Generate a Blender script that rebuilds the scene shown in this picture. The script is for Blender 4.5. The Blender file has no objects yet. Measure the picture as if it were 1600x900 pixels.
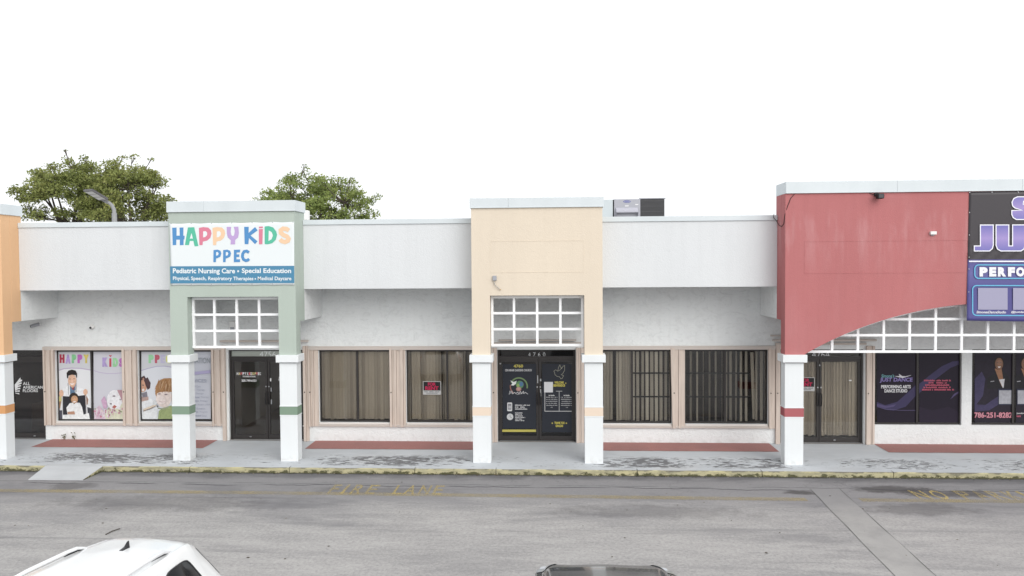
import bpy, bmesh, math, random
import numpy as np
from mathutils import Vector, Matrix

random.seed(7); np.random.seed(7)
S = bpy.context.scene
C = S.collection
R = math.radians

# ------------------------------------------------------------------ camera, sky, sun, exposure
cam_d = bpy.data.cameras.new('camera')
cam = bpy.data.objects.new('camera', cam_d); C.objects.link(cam)
ya, pi_, ro = R(2.9911), R(-1.5745), R(-0.3872)
Rt = Vector((math.cos(ya), math.sin(ya), 0)); Ax = Vector((-math.sin(ya), math.cos(ya), 0)); Zu = Vector((0, 0, 1))
U2 = Ax * (-math.sin(pi_)) + Zu * math.cos(pi_)
fw = Ax * math.cos(pi_) + Zu * math.sin(pi_)
cr = Rt * math.cos(ro) + U2 * math.sin(ro)
cu = Rt * (-math.sin(ro)) + U2 * math.cos(ro)
M = Matrix((cr, cu, -fw)).transposed().to_4x4(); M.translation = Vector((0, -16.5, 4.4707))
cam.matrix_world = M
cam_d.sensor_width = 36.0; cam_d.lens = 25.515; cam_d.clip_end = 2000; cam_d.clip_start = 0.1
S.camera = cam

SUN_EL, SUN_AZ = R(33), R(148)       # compass-style: azimuth from +Y clockwise
w = bpy.data.worlds.new('World'); S.world = w; w.use_nodes = True
nt = w.node_tree; nt.nodes.clear()
sky = nt.nodes.new('ShaderNodeTexSky'); sky.sky_type = 'NISHITA'; sky.sun_disc = False
sky.sun_elevation = SUN_EL; sky.sun_rotation = SUN_AZ; sky.dust_density = 4.0; sky.air_density = 1.0; sky.ozone_density = 1.0
hs = nt.nodes.new('ShaderNodeHueSaturation'); hs.inputs['Saturation'].default_value = 0.10
mixw = nt.nodes.new('ShaderNodeMix'); mixw.data_type = 'RGBA'; mixw.inputs[0].default_value = 0.72
mixw.inputs[7].default_value = (9.4, 9.6, 9.9, 1)          # even bright overcast layer
bg = nt.nodes.new('ShaderNodeBackground'); bg.inputs['Strength'].default_value = 0.135
wo = nt.nodes.new('ShaderNodeOutputWorld')
nt.links.new(sky.outputs[0], hs.inputs['Color']); nt.links.new(hs.outputs[0], mixw.inputs[6])
nt.links.new(mixw.outputs[2], bg.inputs['Color']); nt.links.new(bg.outputs[0], wo.inputs[0])

sd = bpy.data.lights.new('sun', 'SUN'); sd.energy = 1.5; sd.angle = R(50); sd.color = (1.0, 0.97, 0.92)
sun = bpy.data.objects.new('sun', sd); C.objects.link(sun)
sdir = Vector((math.sin(SUN_AZ) * math.cos(SUN_EL), math.cos(SUN_AZ) * math.cos(SUN_EL), math.sin(SUN_EL)))
sun.rotation_euler = sdir.to_track_quat('Z', 'Y').to_euler(); sun.location = sdir * 60

S.view_settings.view_transform = 'Standard'; S.view_settings.look = 'None'
S.view_settings.exposure = 0.10; S.view_settings.gamma = 1.0
S.render.engine = 'CYCLES'

# ------------------------------------------------------------------ materials
def srgb(r, g, b):
    f = lambda c: (c / 255 / 12.92) if c <= 10 else ((c / 255 + .055) / 1.055) ** 2.4
    return (f(r), f(g), f(b))
_flat = {}
def flat(col, rough=0.6, spec=0.3, metal=0.0):
    key = (tuple(round(c, 4) for c in col), rough, spec, metal)
    if key in _flat: return _flat[key]
    m = bpy.data.materials.new('paint'); m.use_nodes = True
    b = m.node_tree.nodes['Principled BSDF']
    b.inputs['Base Color'].default_value = (*col, 1); b.inputs['Roughness'].default_value = rough
    b.inputs['Specular IOR Level'].default_value = spec; b.inputs['Metallic'].default_value = metal
    _flat[key] = m; return m
class NT:
    """tiny node helper"""
    def __init__(s, name):
        s.m = bpy.data.materials.new(name); s.m.use_nodes = True
        s.t = s.m.node_tree; s.b = s.t.nodes['Principled BSDF']
        s.tc = s.t.nodes.new('ShaderNodeTexCoord')
    def n(s, kind, **kw):
        x = s.t.nodes.new(kind)
        for k, v in kw.items(): setattr(x, k, v)
        return x
    def l(s, a, b): s.t.links.new(a, b)
    def noise(s, scale, detail=4, rough=.55, stretch=None, rot=None, src='Object', dist=0):
        o = s.tc.outputs[src]
        if stretch or rot:
            mp = s.n('ShaderNodeMapping')
            if stretch: mp.inputs['Scale'].default_value = stretch
            if rot: mp.inputs['Rotation'].default_value = rot
            s.l(o, mp.inputs[0]); o = mp.outputs[0]
        x = s.n('ShaderNodeTexNoise'); x.inputs['Scale'].default_value = scale
        x.inputs['Detail'].default_value = detail; x.inputs['Roughness'].default_value = rough
        x.inputs['Distortion'].default_value = dist
        s.l(o, x.inputs['Vector']); return x.outputs['Fac']
    def ramp(s, f, a, b, va=0.0, vb=1.0):
        x = s.n('ShaderNodeMapRange'); x.inputs[1].default_value = a; x.inputs[2].default_value = b
        x.inputs[3].default_value = va; x.inputs[4].default_value = vb
        s.l(f, x.inputs[0]); return x.outputs[0]
    def math(s, op, a, b=None):
        x = s.n('ShaderNodeMath', operation=op)
        for i, v in enumerate((a, b)):
            if v is None: continue
            if isinstance(v, (int, float)): x.inputs[i].default_value = v
            else: s.l(v, x.inputs[i])
        return x.outputs[0]
    def mix(s, f, a, b, blend='MIX'):
        x = s.n('ShaderNodeMix', data_type='RGBA', blend_type=blend)
        if isinstance(f, (int, float)): x.inputs[0].default_value = f
        else: s.l(f, x.inputs[0])
        for i, v in ((6, a), (7, b)):
            if isinstance(v, tuple): x.inputs[i].default_value = (*v, 1)
            else: s.l(v, x.inputs[i])
        return x.outputs[2]
    def xyz(s):
        if not hasattr(s, '_x'):
            s._x = s.n('ShaderNodeSeparateXYZ'); s.l(s.tc.outputs['Object'], s._x.inputs[0])
        return s._x.outputs
    def bump(s, h, strength=.3, dist=.01):
        x = s.n('ShaderNodeBump'); x.inputs['Strength'].default_value = strength; x.inputs['Distance'].default_value = dist
        s.l(h, x.inputs['Height']); s.l(x.outputs[0], s.b.inputs['Normal'])
    def done(s, col, rough=.85, spec=.2):
        if isinstance(col, tuple): s.b.inputs['Base Color'].default_value = (*col, 1)
        else: s.l(col, s.b.inputs['Base Color'])
        if isinstance(rough, (int, float)): s.b.inputs['Roughness'].default_value = rough
        else: s.l(rough, s.b.inputs['Roughness'])
        s.b.inputs['Specular IOR Level'].default_value = spec
        return s.m

def stucco(name, col, coarse=.35, dirt=.06, swirl=False, wash=None, soil=.25):
    k = NT(name)
    big = k.ramp(k.noise(.7, 3, stretch=(1, 1, .45)), .3, .7)
    streak = k.ramp(k.noise(3.0, 4, stretch=(2.2, 1, .12)), .45, .75)
    c = k.mix(big, col, tuple(x * (1 - dirt) for x in col))
    c = k.mix(k.math('MULTIPLY', streak, .35), c, tuple(x * (1 - 2 * dirt) for x in col))
    if swirl:
        sw = k.math('MULTIPLY', k.ramp(k.noise(3.2, 7, .72, stretch=(1, 1, 1.7), dist=1.8), .50, .70), k.ramp(k.xyz()[2], .4, 2.6, .15, 1))
        c = k.mix(k.math('MULTIPLY', sw, .5), c, tuple(x * .70 for x in col))
    # soil splashed on the lowest courses
    low = k.ramp(k.xyz()[2], 0.0, .20, 1, 0)
    sp = k.math('MULTIPLY', low, k.ramp(k.noise(9, 5), .45, .65))
    c = k.mix(k.math('MULTIPLY', sp, soil), c, (.30, .27, .22))
    if wash:
        z = k.xyz()[2]
        band = k.math('MULTIPLY', k.ramp(z, 4.2, 5.0), k.ramp(z, 5.45, 5.75, 1, 0))
        wn = k.ramp(k.noise(2.2, 5, .6, stretch=(1.6, 1, .28)), .48, .72)
        c = k.mix(k.math('MULTIPLY', k.math('MULTIPLY', wn, band), .55), c, wash)
        wn2 = k.ramp(k.noise(1.1, 5, .6, stretch=(1.4, 1, .5)), .5, .8)
        c = k.mix(k.math('MULTIPLY', wn2, .22), c, wash)
    fine = k.noise(38, 5, .65)
    mid = k.noise(9, 4, .6, dist=.8)
    k.bump(k.math('ADD', fine, k.math('MULTIPLY', mid, 2.2 if swirl else .6)), coarse, .016)
    return k.done(c, .9, .15)

MT = {}
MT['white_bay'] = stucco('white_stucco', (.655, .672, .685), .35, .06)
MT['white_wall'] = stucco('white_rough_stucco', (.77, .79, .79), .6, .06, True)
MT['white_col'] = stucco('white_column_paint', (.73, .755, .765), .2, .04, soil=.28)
MT['green'] = stucco('sage_stucco', (.425, .485, .435), .3)
MT['beige'] = stucco('peach_stucco', (.69, .605, .495), .3, .05)
MT['red'] = stucco('faded_red_stucco', (.45, .168, .17), .3, .09, False, (.53, .295, .30))
MT['orange'] = stucco('orange_stucco', (.72, .46, .27), .3)
MT['green_d'] = flat((.21, .29, .22), .8, .15)
MT['beige_d'] = flat((.72, .60, .49), .8, .15)
MT['red_d'] = flat((.38, .12, .13), .8, .15)
MT['orange_d'] = flat((.60, .31, .14), .8, .15)

def metal_cap():
    k = NT('painted_flashing')
    c = k.mix(k.ramp(k.noise(1.5, 3, stretch=(1, 1, .4)), .3, .7), (.62, .665, .685), (.57, .615, .635))
    return k.done(c, .45, .4)
MT['cap'] = metal_cap()
def shutter_mat():
    k = NT('beige_aluminium')
    c = k.mix(k.ramp(k.noise(4, 4, stretch=(4, 4, .4)), .35, .7), (.61, .52, .455), (.51, .43, .375))
    return k.done(c, .5, .35)
MT['shutter'] = shutter_mat()
MT['track'] = flat((.54, .485, .445), .5, .3)
MT['bronze'] = flat((.030, .026, .025), .38, .5)
MT['white_bar'] = flat((.84, .85, .86), .45, .35)
MT['dark'] = flat((.015, .015, .017), .6, .3)
MT['steel'] = flat((.45, .46, .47), .35, .5, .8)
MT['plasticw'] = flat((.74, .74, .73), .5, .3)
MT['grey_metal'] = flat((.33, .34, .37), .45, .4)
MT['slat'] = flat((.58, .525, .445), .7, .2)
MT['slat_b'] = flat((.43, .385, .325), .7, .2)
MT['interior'] = flat((.34, .30, .25), .9, .1); MT['interior_dark'] = flat((.085, .07, .068), .9, .1)
MT['interior_floor'] = flat((.19, .13, .09), .5, .3)

def glass_mat(name, tint, refl=1.0):
    m = bpy.data.materials.new(name); m.use_nodes = True; t = m.node_tree; t.nodes.clear()
    o = t.nodes.new('ShaderNodeOutputMaterial'); mx = t.nodes.new('ShaderNodeMixShader')
    tr = t.nodes.new('ShaderNodeBsdfTransparent'); tr.inputs[0].default_value = (*tint, 1)
    gl = t.nodes.new('ShaderNodeBsdfGlossy'); gl.inputs['Roughness'].default_value = .015; gl.inputs[0].default_value = (refl, refl, refl, 1)
    fr = t.nodes.new('ShaderNodeFresnel'); fr.inputs[0].default_value = 1.55
    t.links.new(fr.outputs[0], mx.inputs[0]); t.links.new(tr.outputs[0], mx.inputs[1]); t.links.new(gl.outputs[0], mx.inputs[2])
    t.links.new(mx.outputs[0], o.inputs[0]); return m
MT['glass'] = glass_mat('tinted_window_glass', (.88, .87, .85))
MT['glass_dark'] = glass_mat('dark_window_glass', (.5, .48, .48))
MT['glass_clear'] = glass_mat('clear_glass', (.90, .90, .89))

# ------------------------------------------------------------------ geometry helpers
BASES = {}
def wbase(o): return BASES.get(o.name, Vector((0, 0, 0)))
def put(name, me, parent=None):
    """mesh made in world coordinates, parented to a thing or part"""
    o = bpy.data.objects.new(name, me); C.objects.link(o)
    if parent is not None:
        o.parent = parent
        o.matrix_parent_inverse = Matrix.Translation(-wbase(parent))
    return o
def thing(name, label, cat, base=(0, 0, 0), group=None):
    o = bpy.data.objects.new(name, None); C.objects.link(o); o.location = base; o.empty_display_size = .2
    BASES[o.name] = Vector(base)
    return tag(o, label, cat, group)
def tag(o, label, cat, group=None):
    o['label'] = label; o['category'] = cat
    if group: o['group'] = group
    return o
def struct(o): o['kind'] = 'structure'; return o
def group_part(name, parent):
    """an empty part that only carries sub-parts"""
    o = bpy.data.objects.new(name, None); C.objects.link(o); o.parent = parent
    o.matrix_parent_inverse = Matrix.Translation(-wbase(parent)); o.empty_display_size = .1
    BASES[o.name] = Vector((0, 0, 0)); return o
def mesh(name, verts, faces, mats, fm=None, smooth=False):
    me = bpy.data.meshes.new(name); me.from_pydata([tuple(v) for v in verts], [], faces)
    for m in (mats if isinstance(mats, (list, tuple)) else [mats]): me.materials.append(m)
    if fm: me.polygons.foreach_set('material_index', fm)
    if smooth: me.polygons.foreach_set('use_smooth', [True] * len(me.polygons))
    me.update(); return me
class MB:
    """collects boxes / tubes / prisms into one mesh"""
    def __init__(s): s.v = []; s.f = []; s.m = []; s.sm = []
    def add(s, vs, fs, mi=0, smooth=False):
        o = len(s.v); s.v += [tuple(v) for v in vs]
        for f in fs: s.f.append(tuple(i + o for i in f)); s.m.append(mi); s.sm.append(smooth)
        return s
    def box(s, x0, x1, y0, y1, z0, z1, mi=0, bev=0, topmi=None):
        if bev:
            bm = bmesh.new(); bmesh.ops.create_cube(bm, size=1)
            for v in bm.verts: v.co = Vector(((x0 + x1) / 2 + v.co.x * (x1 - x0), (y0 + y1) / 2 + v.co.y * (y1 - y0), (z0 + z1) / 2 + v.co.z * (z1 - z0)))
            bmesh.ops.bevel(bm, geom=bm.edges[:], offset=bev, segments=2, affect='EDGES', profile=.6)
            bm.verts.index_update(); bmesh.ops.recalc_face_normals(bm, faces=bm.faces[:])
            vs = [v.co.copy() for v in bm.verts]; fs = [[v.index for v in f.verts] for f in bm.faces]; bm.free()
            return s.add(vs, fs, mi)
        vs = [(x0, y0, z0), (x1, y0, z0), (x1, y1, z0), (x0, y1, z0), (x0, y0, z1), (x1, y0, z1), (x1, y1, z1), (x0, y1, z1)]
        fs = [(0, 3, 2, 1), (0, 1, 5, 4), (1, 2, 6, 5), (2, 3, 7, 6), (3, 0, 4, 7)]
        s.add(vs, fs, mi); s.add(vs[4:], [(0, 1, 2, 3)], mi if topmi is None else topmi); return s
    def tube(s, pts, rad, n=8, mi=0, cap=True):
        pts = [Vector(p) for p in pts]; rads = rad if isinstance(rad, (list, tuple)) else [rad] * len(pts)
        vs = []; up0 = Vector((.13, .27, .95)).normalized()
        for i, p in enumerate(pts):
            d = (pts[min(i + 1, len(pts) - 1)] - pts[max(i - 1, 0)]).normalized()
            a = d.cross(up0)
            if a.length < .05: a = d.cross(Vector((1, 0, 0)))
            a.normalize(); b = d.cross(a)
            for k in range(n):
                t = 2 * math.pi * k / n; vs.append(p + (a * math.cos(t) + b * math.sin(t)) * rads[i])
        fs = []
        for i in range(len(pts) - 1):
            for k in range(n):
                k2 = (k + 1) % n; fs.append((i * n + k, i * n + k2, (i + 1) * n + k2, (i + 1) * n + k))
        s.add(vs, fs, mi, True)
        if cap:
            s.add(vs[:n], [tuple(range(n))[::-1]], mi); s.add(vs[-n:], [tuple(range(n))], mi)
        return s
    def cyl(s, p, q, r, n=16, mi=0): return s.tube([p, q], r, n, mi)
    def build(s, name, mats, parent=None):
        me = mesh(name, s.v, s.f, mats, s.m)
        me.polygons.foreach_set('use_smooth', s.sm); return put(name, me, parent)
def box(name, x0, x1, y0, y1, z0, z1, mat, parent=None, bev=0):
    return MB().box(x0, x1, y0, y1, z0, z1, 0, bev).build(name, mat, parent)

def wall_open(name, x0, x1, z0, z1, yf, yb, openings, mat, parent, extra_z=()):
    """slab in the XZ plane with rectangular openings, front at yf, back at yb"""
    xs = sorted({x0, x1} | {o[0] for o in openings} | {o[1] for o in openings})
    zs = sorted({z0, z1} | {o[2] for o in openings} | {o[3] for o in openings})
    xs = [x for x in xs if x0 <= x <= x1]; zs = [z for z in zs if z0 <= z <= z1]
    solid = lambda i, j: 0 <= i < len(xs) - 1 and 0 <= j < len(zs) - 1 and not any(
        o[0] - 1e-6 <= xs[i] and xs[i + 1] <= o[1] + 1e-6 and o[2] - 1e-6 <= zs[j] and zs[j + 1] <= o[3] + 1e-6 for o in openings)
    b = MB()
    for i in range(len(xs) - 1):
        for j in range(len(zs) - 1):
            if not solid(i, j): continue
            a, c, d, e = xs[i], xs[i + 1], zs[j], zs[j + 1]
            b.add([(a, yf, d), (c, yf, d), (c, yf, e), (a, yf, e)], [(0, 1, 2, 3)])
            b.add([(a, yb, d), (c, yb, d), (c, yb, e), (a, yb, e)], [(3, 2, 1, 0)])
            if not solid(i - 1, j): b.add([(a, yf, d), (a, yf, e), (a, yb, e), (a, yb, d)], [(0, 1, 2, 3)])
            if not solid(i + 1, j): b.add([(c, yf, d), (c, yf, e), (c, yb, e), (c, yb, d)], [(3, 2, 1, 0)])
            if not solid(i, j - 1): b.add([(a, yf, d), (c, yf, d), (c, yb, d), (a, yb, d)], [(3, 2, 1, 0)])
            if not solid(i, j + 1): b.add([(a, yf, e), (c, yf, e), (c, yb, e), (a, yb, e)], [(0, 1, 2, 3)])
    return b.build(name, mat, parent)

# lettering and flat print ------------------------------------------------------
_tc = {}
def text2d(body, bold=0.0, shear=0.0):
    key = (body, bold, shear)
    if key in _tc: return _tc[key]
    cu_ = bpy.data.curves.new('lettering', 'FONT'); cu_.body = body; cu_.size = 1; cu_.offset = bold; cu_.shear = shear
    cu_.resolution_u = 3; cu_.fill_mode = 'FRONT'
    o = bpy.data.objects.new('lettering', cu_); C.objects.link(o)
    dg = bpy.context.evaluated_depsgraph_get()
    me = bpy.data.meshes.new_from_object(o.evaluated_get(dg))
    v = np.array([(p.co.x, p.co.y) for p in me.vertices]); f = [tuple(p.vertices) for p in me.polygons]
    nrm = [p.normal.z for p in me.polygons]
    f = [q if n > 0 else q[::-1] for q, n in zip(f, nrm)]
    bpy.data.objects.remove(o); bpy.data.curves.remove(cu_); bpy.data.meshes.remove(me)
    v = (v - v.min(0)) / (v.max(0) - v.min(0)); _tc[key] = (v, f); return v, f
_prn = {}
def printed(col):
    # photographic print: the colour breaks up softly instead of lying flat
    if col in _prn: return _prn[col]
    k = NT('photo_print')
    f = k.ramp(k.noise(16, 4, .6), .3, .7, .86, 1.12); f2 = k.ramp(k.noise(3.5, 2, .5), .3, .7, .93, 1.07)
    m = k.math('MULTIPLY', f, f2); hsv = k.n('ShaderNodeHueSaturation'); hsv.inputs['Color'].default_value = (*col, 1); hsv.inputs['Saturation'].default_value = 1.0
    k.l(m, hsv.inputs['Value']); _prn[col] = k.done(hsv.outputs[0], .45, .25); return _prn[col]
class Art:
    """flat print in its own poster coordinates (u right, v down), mapped to the XZ plane; layers 0.3 mm apart"""
    def __init__(s, aff, y, photo=False): s.photo = photo; s.a = aff; s.y = y; s.v = []; s.f = []; s.m = []; s.mats = []; s.dy = 0
    def P(s, u, v): a = s.a; return (a[0] + a[1] * u + a[2] * v, a[3] + a[4] * u + a[5] * v)
    def _mi(s, col, rough):
        m = col if not isinstance(col, tuple) else (printed(col) if s.photo else flat(col, rough, .25))
        if m not in s.mats: s.mats.append(m)
        return s.mats.index(m)
    def raw(s, pts, faces, col, rough=.5):
        o = len(s.v); y = s.y - s.dy; s.dy += .0003
        for u, v in pts:
            X, Z = s.P(u, v); s.v.append((X, y, Z))
        mi = s._mi(col, rough)
        for f in faces: s.f.append(tuple(i + o for i in f)); s.m.append(mi)
        return s
    def poly(s, pts, col, rough=.5):
        # triangulate through bmesh so that concave outlines fill correctly
        bm = bmesh.new(); vs = [bm.verts.new((u, -v, 0)) for u, v in pts]
        f = bm.faces.new(vs); f.normal_update()
        flip = f.normal.z < 0
        bmesh.ops.triangulate(bm, faces=[f]); bm.verts.index_update()
        fs = [tuple(v.index for v in q.verts) for q in bm.faces]; bm.free()
        if flip: fs = [q[::-1] for q in fs]
        return s.raw(pts, fs, col, rough)
    def rect(s, u0, v0, u1, v1, col, rough=.5): return s.poly([(u0, v1), (u1, v1), (u1, v0), (u0, v0)], col, rough)
    def rrect(s, u0, v0, u1, v1, r, col, rough=.5):
        p = []
        for cx, cy, a0 in ((u1 - r, v1 - r, 0), (u0 + r, v1 - r, 90), (u0 + r, v0 + r, 180), (u1 - r, v0 + r, 270)):
            for k in range(5): t = R(a0 + 22.5 * k); p.append((cx + r * math.cos(t), cy + r * math.sin(t)))
        return s.poly(p, col, rough)
    def ell(s, u, v, ru, rv, col, rot=0, n=20, rough=.5):
        p = []
        for k in range(n):
            t = 2 * math.pi * k / n; x, y = ru * math.cos(t), rv * math.sin(t)
            p.append((u + x * math.cos(rot) - y * math.sin(rot), v + x * math.sin(rot) + y * math.cos(rot)))
        return s.poly(p, col, rough)
    def stroke(s, pts, wd, col, rough=.5, close=False):
        pts = [Vector(p) for p in pts]; n = len(pts); L = []; Q = []
        for i in range(n):
            a = pts[i - 1] if (i > 0 or close) else None; b = pts[(i + 1) % n] if (i < n - 1 or close) else None
            d1 = (pts[i] - a).normalized() if a is not None else None; d2 = (b - pts[i]).normalized() if b is not None else None
            d1 = d1 or d2; d2 = d2 or d1
            t = (d1 + d2); t = t.normalized() if t.length > 1e-6 else d1
            nn = Vector((-t.y, t.x)); c = max(.45, nn.dot(Vector((-d1.y, d1.x))))
            ww = wd[i] if isinstance(wd, (list, tuple)) else wd
            L.append(pts[i] + nn * ww / 2 / c); Q.append(pts[i] - nn * ww / 2 / c)
        V = [tuple(p) for p in L + Q]; F = []
        for i in range(n if close else n - 1):
            j = (i + 1) % n; F.append((i, j, n + j, n + i))
        return s.raw(V, F, col, rough)
    def text(s, body, u0, v0, u1, v1, col, bold=0.0, shear=0.0, rough=.5):
        v, f = text2d(body, bold, shear)
        return s.raw([(u0 + p[0] * (u1 - u0), v1 + p[1] * (v0 - v1)) for p in v], f, col, rough)
    def fat(s, body, u0, v0, u1, v1, col, e):
        for d in (-e, 0, e): s.text(body, u0 + e + d, v0, u1 - e + d, v1, col, .05)
        return s
    def dashes(s, u0, v0, u1, v1, col, seed=0):
        # print too small to read: a broken row of letter-sized ticks
        r = random.Random(seed); V = []; F = []; h = v1 - v0; u = u0
        while u < u1:
            w_ = min(h * r.uniform(.35, .8), u1 - u)
            if r.random() > .14:
                t = v0 + h * r.choice((0, .0, .28)); V += [(u, v1), (u + w_ * .78, v1), (u + w_ * .78, t), (u, t)]; n = len(V); F.append((n - 4, n - 3, n - 2, n - 1))
            u += w_
        return s.raw(V, F, col)
    def build(s, name, parent): return put(name, mesh(name, s.v, s.f, s.mats, s.m), parent)

# ================================================================== the setting
GZ = -0.12                                    # level of the asphalt
W = 1.942                                     # face of the shop wall
BF = 0.57                                     # face of the white parapet bays

def asphalt():
    k = NT('worn_asphalt')
    x, y, z = k.xyz()
    big = k.ramp(k.noise(.22, 4, .6, stretch=(.6, 1.6, 1)), .32, .68)
    c = k.mix(big, (.380, .368, .359), (.322, .314, .309))
    # fine aggregate: light and dark stones, and soft dusty blotches
    grain = k.noise(60, 3, .7); mott = k.noise(2.2, 6, .65, stretch=(.55, 1.5, 1))
    c = k.mix(k.ramp(mott, .45, .70, 0, .42), c, (.25, .245, .245)); c = k.mix(k.ramp(mott, .50, .30, 0, .35), c, (.45, .44, .425))
    g2 = k.noise(17, 6, .85); c = k.mix(k.ramp(g2, .51, .66, 0, .62), c, (.20, .197, .20)); c = k.mix(k.ramp(g2, .49, .34, 0, .55), c, (.50, .49, .475))
    # older, darker sealed lane next to the kerb, worn through in streaks
    wob = k.ramp(k.noise(.55, 6, .62, stretch=(.5, 1.1, 1), dist=.5), .2, .8, -1.5, 1.5)
    lane = k.ramp(k.math('ADD', y, wob), -3.5, -2.2)
    c = k.mix(k.math('MULTIPLY', lane, .68), c, (.205, .202, .212))
    patch = k.ramp(k.noise(.75, 6, .66, stretch=(.28, 1.4, 1), dist=.6), .52, .66)
    c = k.mix(k.math('MULTIPLY', k.math('MULTIPLY', patch, k.ramp(y, -5.5, -2.0, .4, 1)), .75), c, (.165, .163, .172))
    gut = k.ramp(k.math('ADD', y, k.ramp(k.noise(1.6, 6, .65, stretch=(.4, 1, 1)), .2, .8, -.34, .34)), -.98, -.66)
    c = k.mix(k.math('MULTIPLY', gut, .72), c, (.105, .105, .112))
    edge = k.ramp(k.math('ADD', y, k.ramp(k.noise(5, 5, .7), .2, .8, -.05, .05)), -.62, -.55)  # dark shadow line and grime along the kerb, painted into the asphalt
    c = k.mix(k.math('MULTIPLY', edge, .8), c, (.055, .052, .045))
    # tyre scuffs and sweeping marks running along the lane
    tr = k.ramp(k.noise(1.2, 6, .62, stretch=(.07, 3.0, 1), dist=.35), .56, .72)
    c = k.mix(k.math('MULTIPLY', tr, .42), c, (.15, .149, .158))
    # oil and damp stains
    def spot(cx, cy, rx, ry, amt, col=(.085, .08, .08)):
        nonlocal c
        dx = k.math('DIVIDE', k.math('SUBTRACT', x, cx), rx); dy = k.math('DIVIDE', k.math('SUBTRACT', y, cy), ry)
        d = k.math('SQRT', k.math('ADD', k.math('MULTIPLY', dx, dx), k.math('MULTIPLY', dy, dy)))
        d = k.math('ADD', d, k.ramp(k.noise(2.4, 5, .65), .2, .8, -.7, .7))
        c = k.mix(k.math('MULTIPLY', k.ramp(d, .55, 1.05, 1, 0), amt), c, col)
    spot(4.98, -1.62, .36, .17, .85); spot(6.95, -1.35, .75, .26, .75); spot(7.9, -1.60, 1.1, .30, .75)
    spot(-10.2, -1.65, .6, .25, .5); spot(-3.6, -1.75, 1.7, .30, .35); spot(2.0, -2.9, 2.2, .4, .3); spot(-7.5, -2.7, 2.5, .5, .32); spot(7.0, -2.6, 1.2, .4, .4)
    # cracks: long ones parallel to the kerb, finer ones across the dark lane
    def crack(y0, amp, sc, wdt, amt, seed):
        nonlocal c
        off = k.ramp(k.noise(sc, 5, .6, stretch=(1, .02, 1), rot=(0, 0, 0)), .2, .8, -amp, amp)
        d = k.math('ABSOLUTE', k.math('SUBTRACT', k.math('ADD', y, off), y0))
        brk = k.ramp(k.noise(.5 + seed * .13, 3), .40, .50)
        c = k.mix(k.math('MULTIPLY', k.math('MULTIPLY', k.ramp(d, wdt * .4, wdt, 1, 0), brk), amt), c, (.06, .06, .066))
    crack(-1.42, .16, .35, .03, .85, 1); crack(-1.30, .10, .5, .018, .7, 3); crack(-2.62, .5, .3, .02, .16, 2)
    ck = k.noise(1.1, 6, .6)
    cr_ = k.ramp(k.math('ABSOLUTE', k.math('SUBTRACT', ck, .5)), .0, .006, 1, 0)
    c = k.mix(k.math('MULTIPLY', cr_, k.math('MULTIPLY', k.ramp(y, -4.0, -1.4, .06, .5), k.ramp(k.noise(.5, 2), .50, .6))), c, (.07, .07, .075))
    # small spots of chewing gum and oil drips
    vo = k.n('ShaderNodeTexVoronoi'); vo.inputs['Scale'].default_value = 2.3; k.l(k.tc.outputs['Object'], vo.inputs['Vector'])
    c = k.mix(k.math('MULTIPLY', k.ramp(vo.outputs['Distance'], .012, .04, .8, 0), k.ramp(k.noise(.8, 2), .48, .56)), c, (.10, .096, .095))
    k.bump(grain, .35, .006)
    return k.done(c, .92, .12)
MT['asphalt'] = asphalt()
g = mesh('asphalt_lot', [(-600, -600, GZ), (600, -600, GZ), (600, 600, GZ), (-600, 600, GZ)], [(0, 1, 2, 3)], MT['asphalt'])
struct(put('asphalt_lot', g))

def strip_mat():
    k = NT('gutter_concrete')
    c = k.mix(k.ramp(k.noise(1.2, 5, .6, stretch=(1, .4, 1)), .35, .65), (.375, .364, .352), (.318, .311, .304))
    c = k.mix(k.ramp(k.noise(1.3, 6, .65), .48, .68, 0, .6), c, (.235, .23, .228)); c = k.mix(k.ramp(k.math('ADD', k.xyz()[1], k.ramp(k.noise(.8, 5, .6), .2, .8, -.8, .8)), -3.4, -1.8, 0, .85), c, (.235, .231, .238)); g2 = k.noise(30, 5, .8); c = k.mix(k.ramp(g2, .52, .72, 0, .4), c, (.22, .22, .22))
    c = k.mix(k.ramp(k.noise(70, 2), .4, .7, 0, .3), c, (.33, .33, .32))
    return k.done(c, .92, .1)
# concrete drain strip let into the asphalt, with dark open joints either side
L0, L1 = Vector((5.33, -1.35)), Vector((4.36, -17.0))
wd = .60
st = []
for i in range(25):
    t = i / 24; p = L0.lerp(L1, t); j = .006 * math.sin(i * 2.3)
    st += [(p.x + j, p.y, GZ + .004), (p.x + wd + .02 * t - j * .7, p.y, GZ + .004)]
drain = struct(put('drainage_strip', mesh('drainage_strip', st, [(2 * i, 2 * i + 2, 2 * i + 3, 2 * i + 1) for i in range(24)], strip_mat())))
for side in (0, 1):
    jv = []
    for i in range(49):
        t = i / 48; p = L0.lerp(L1, t); x = p.x + side * (wd + .02 * t) + .006 * math.sin(i * 1.15) * (1 if side == 0 else -.7)
        hw = .001 + .0065 * abs(math.sin(i * 3.7 + side)) * abs(math.sin(i * .61 + 1)); jv += [(x - hw, p.y, GZ + .008), (x + hw, p.y, GZ + .008)]
    put('joint', mesh('joint', jv, [(2 * i, 2 * i + 2, 2 * i + 3, 2 * i + 1) for i in range(48)], flat((.15, .147, .145), .95, .05)), drain)

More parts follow.
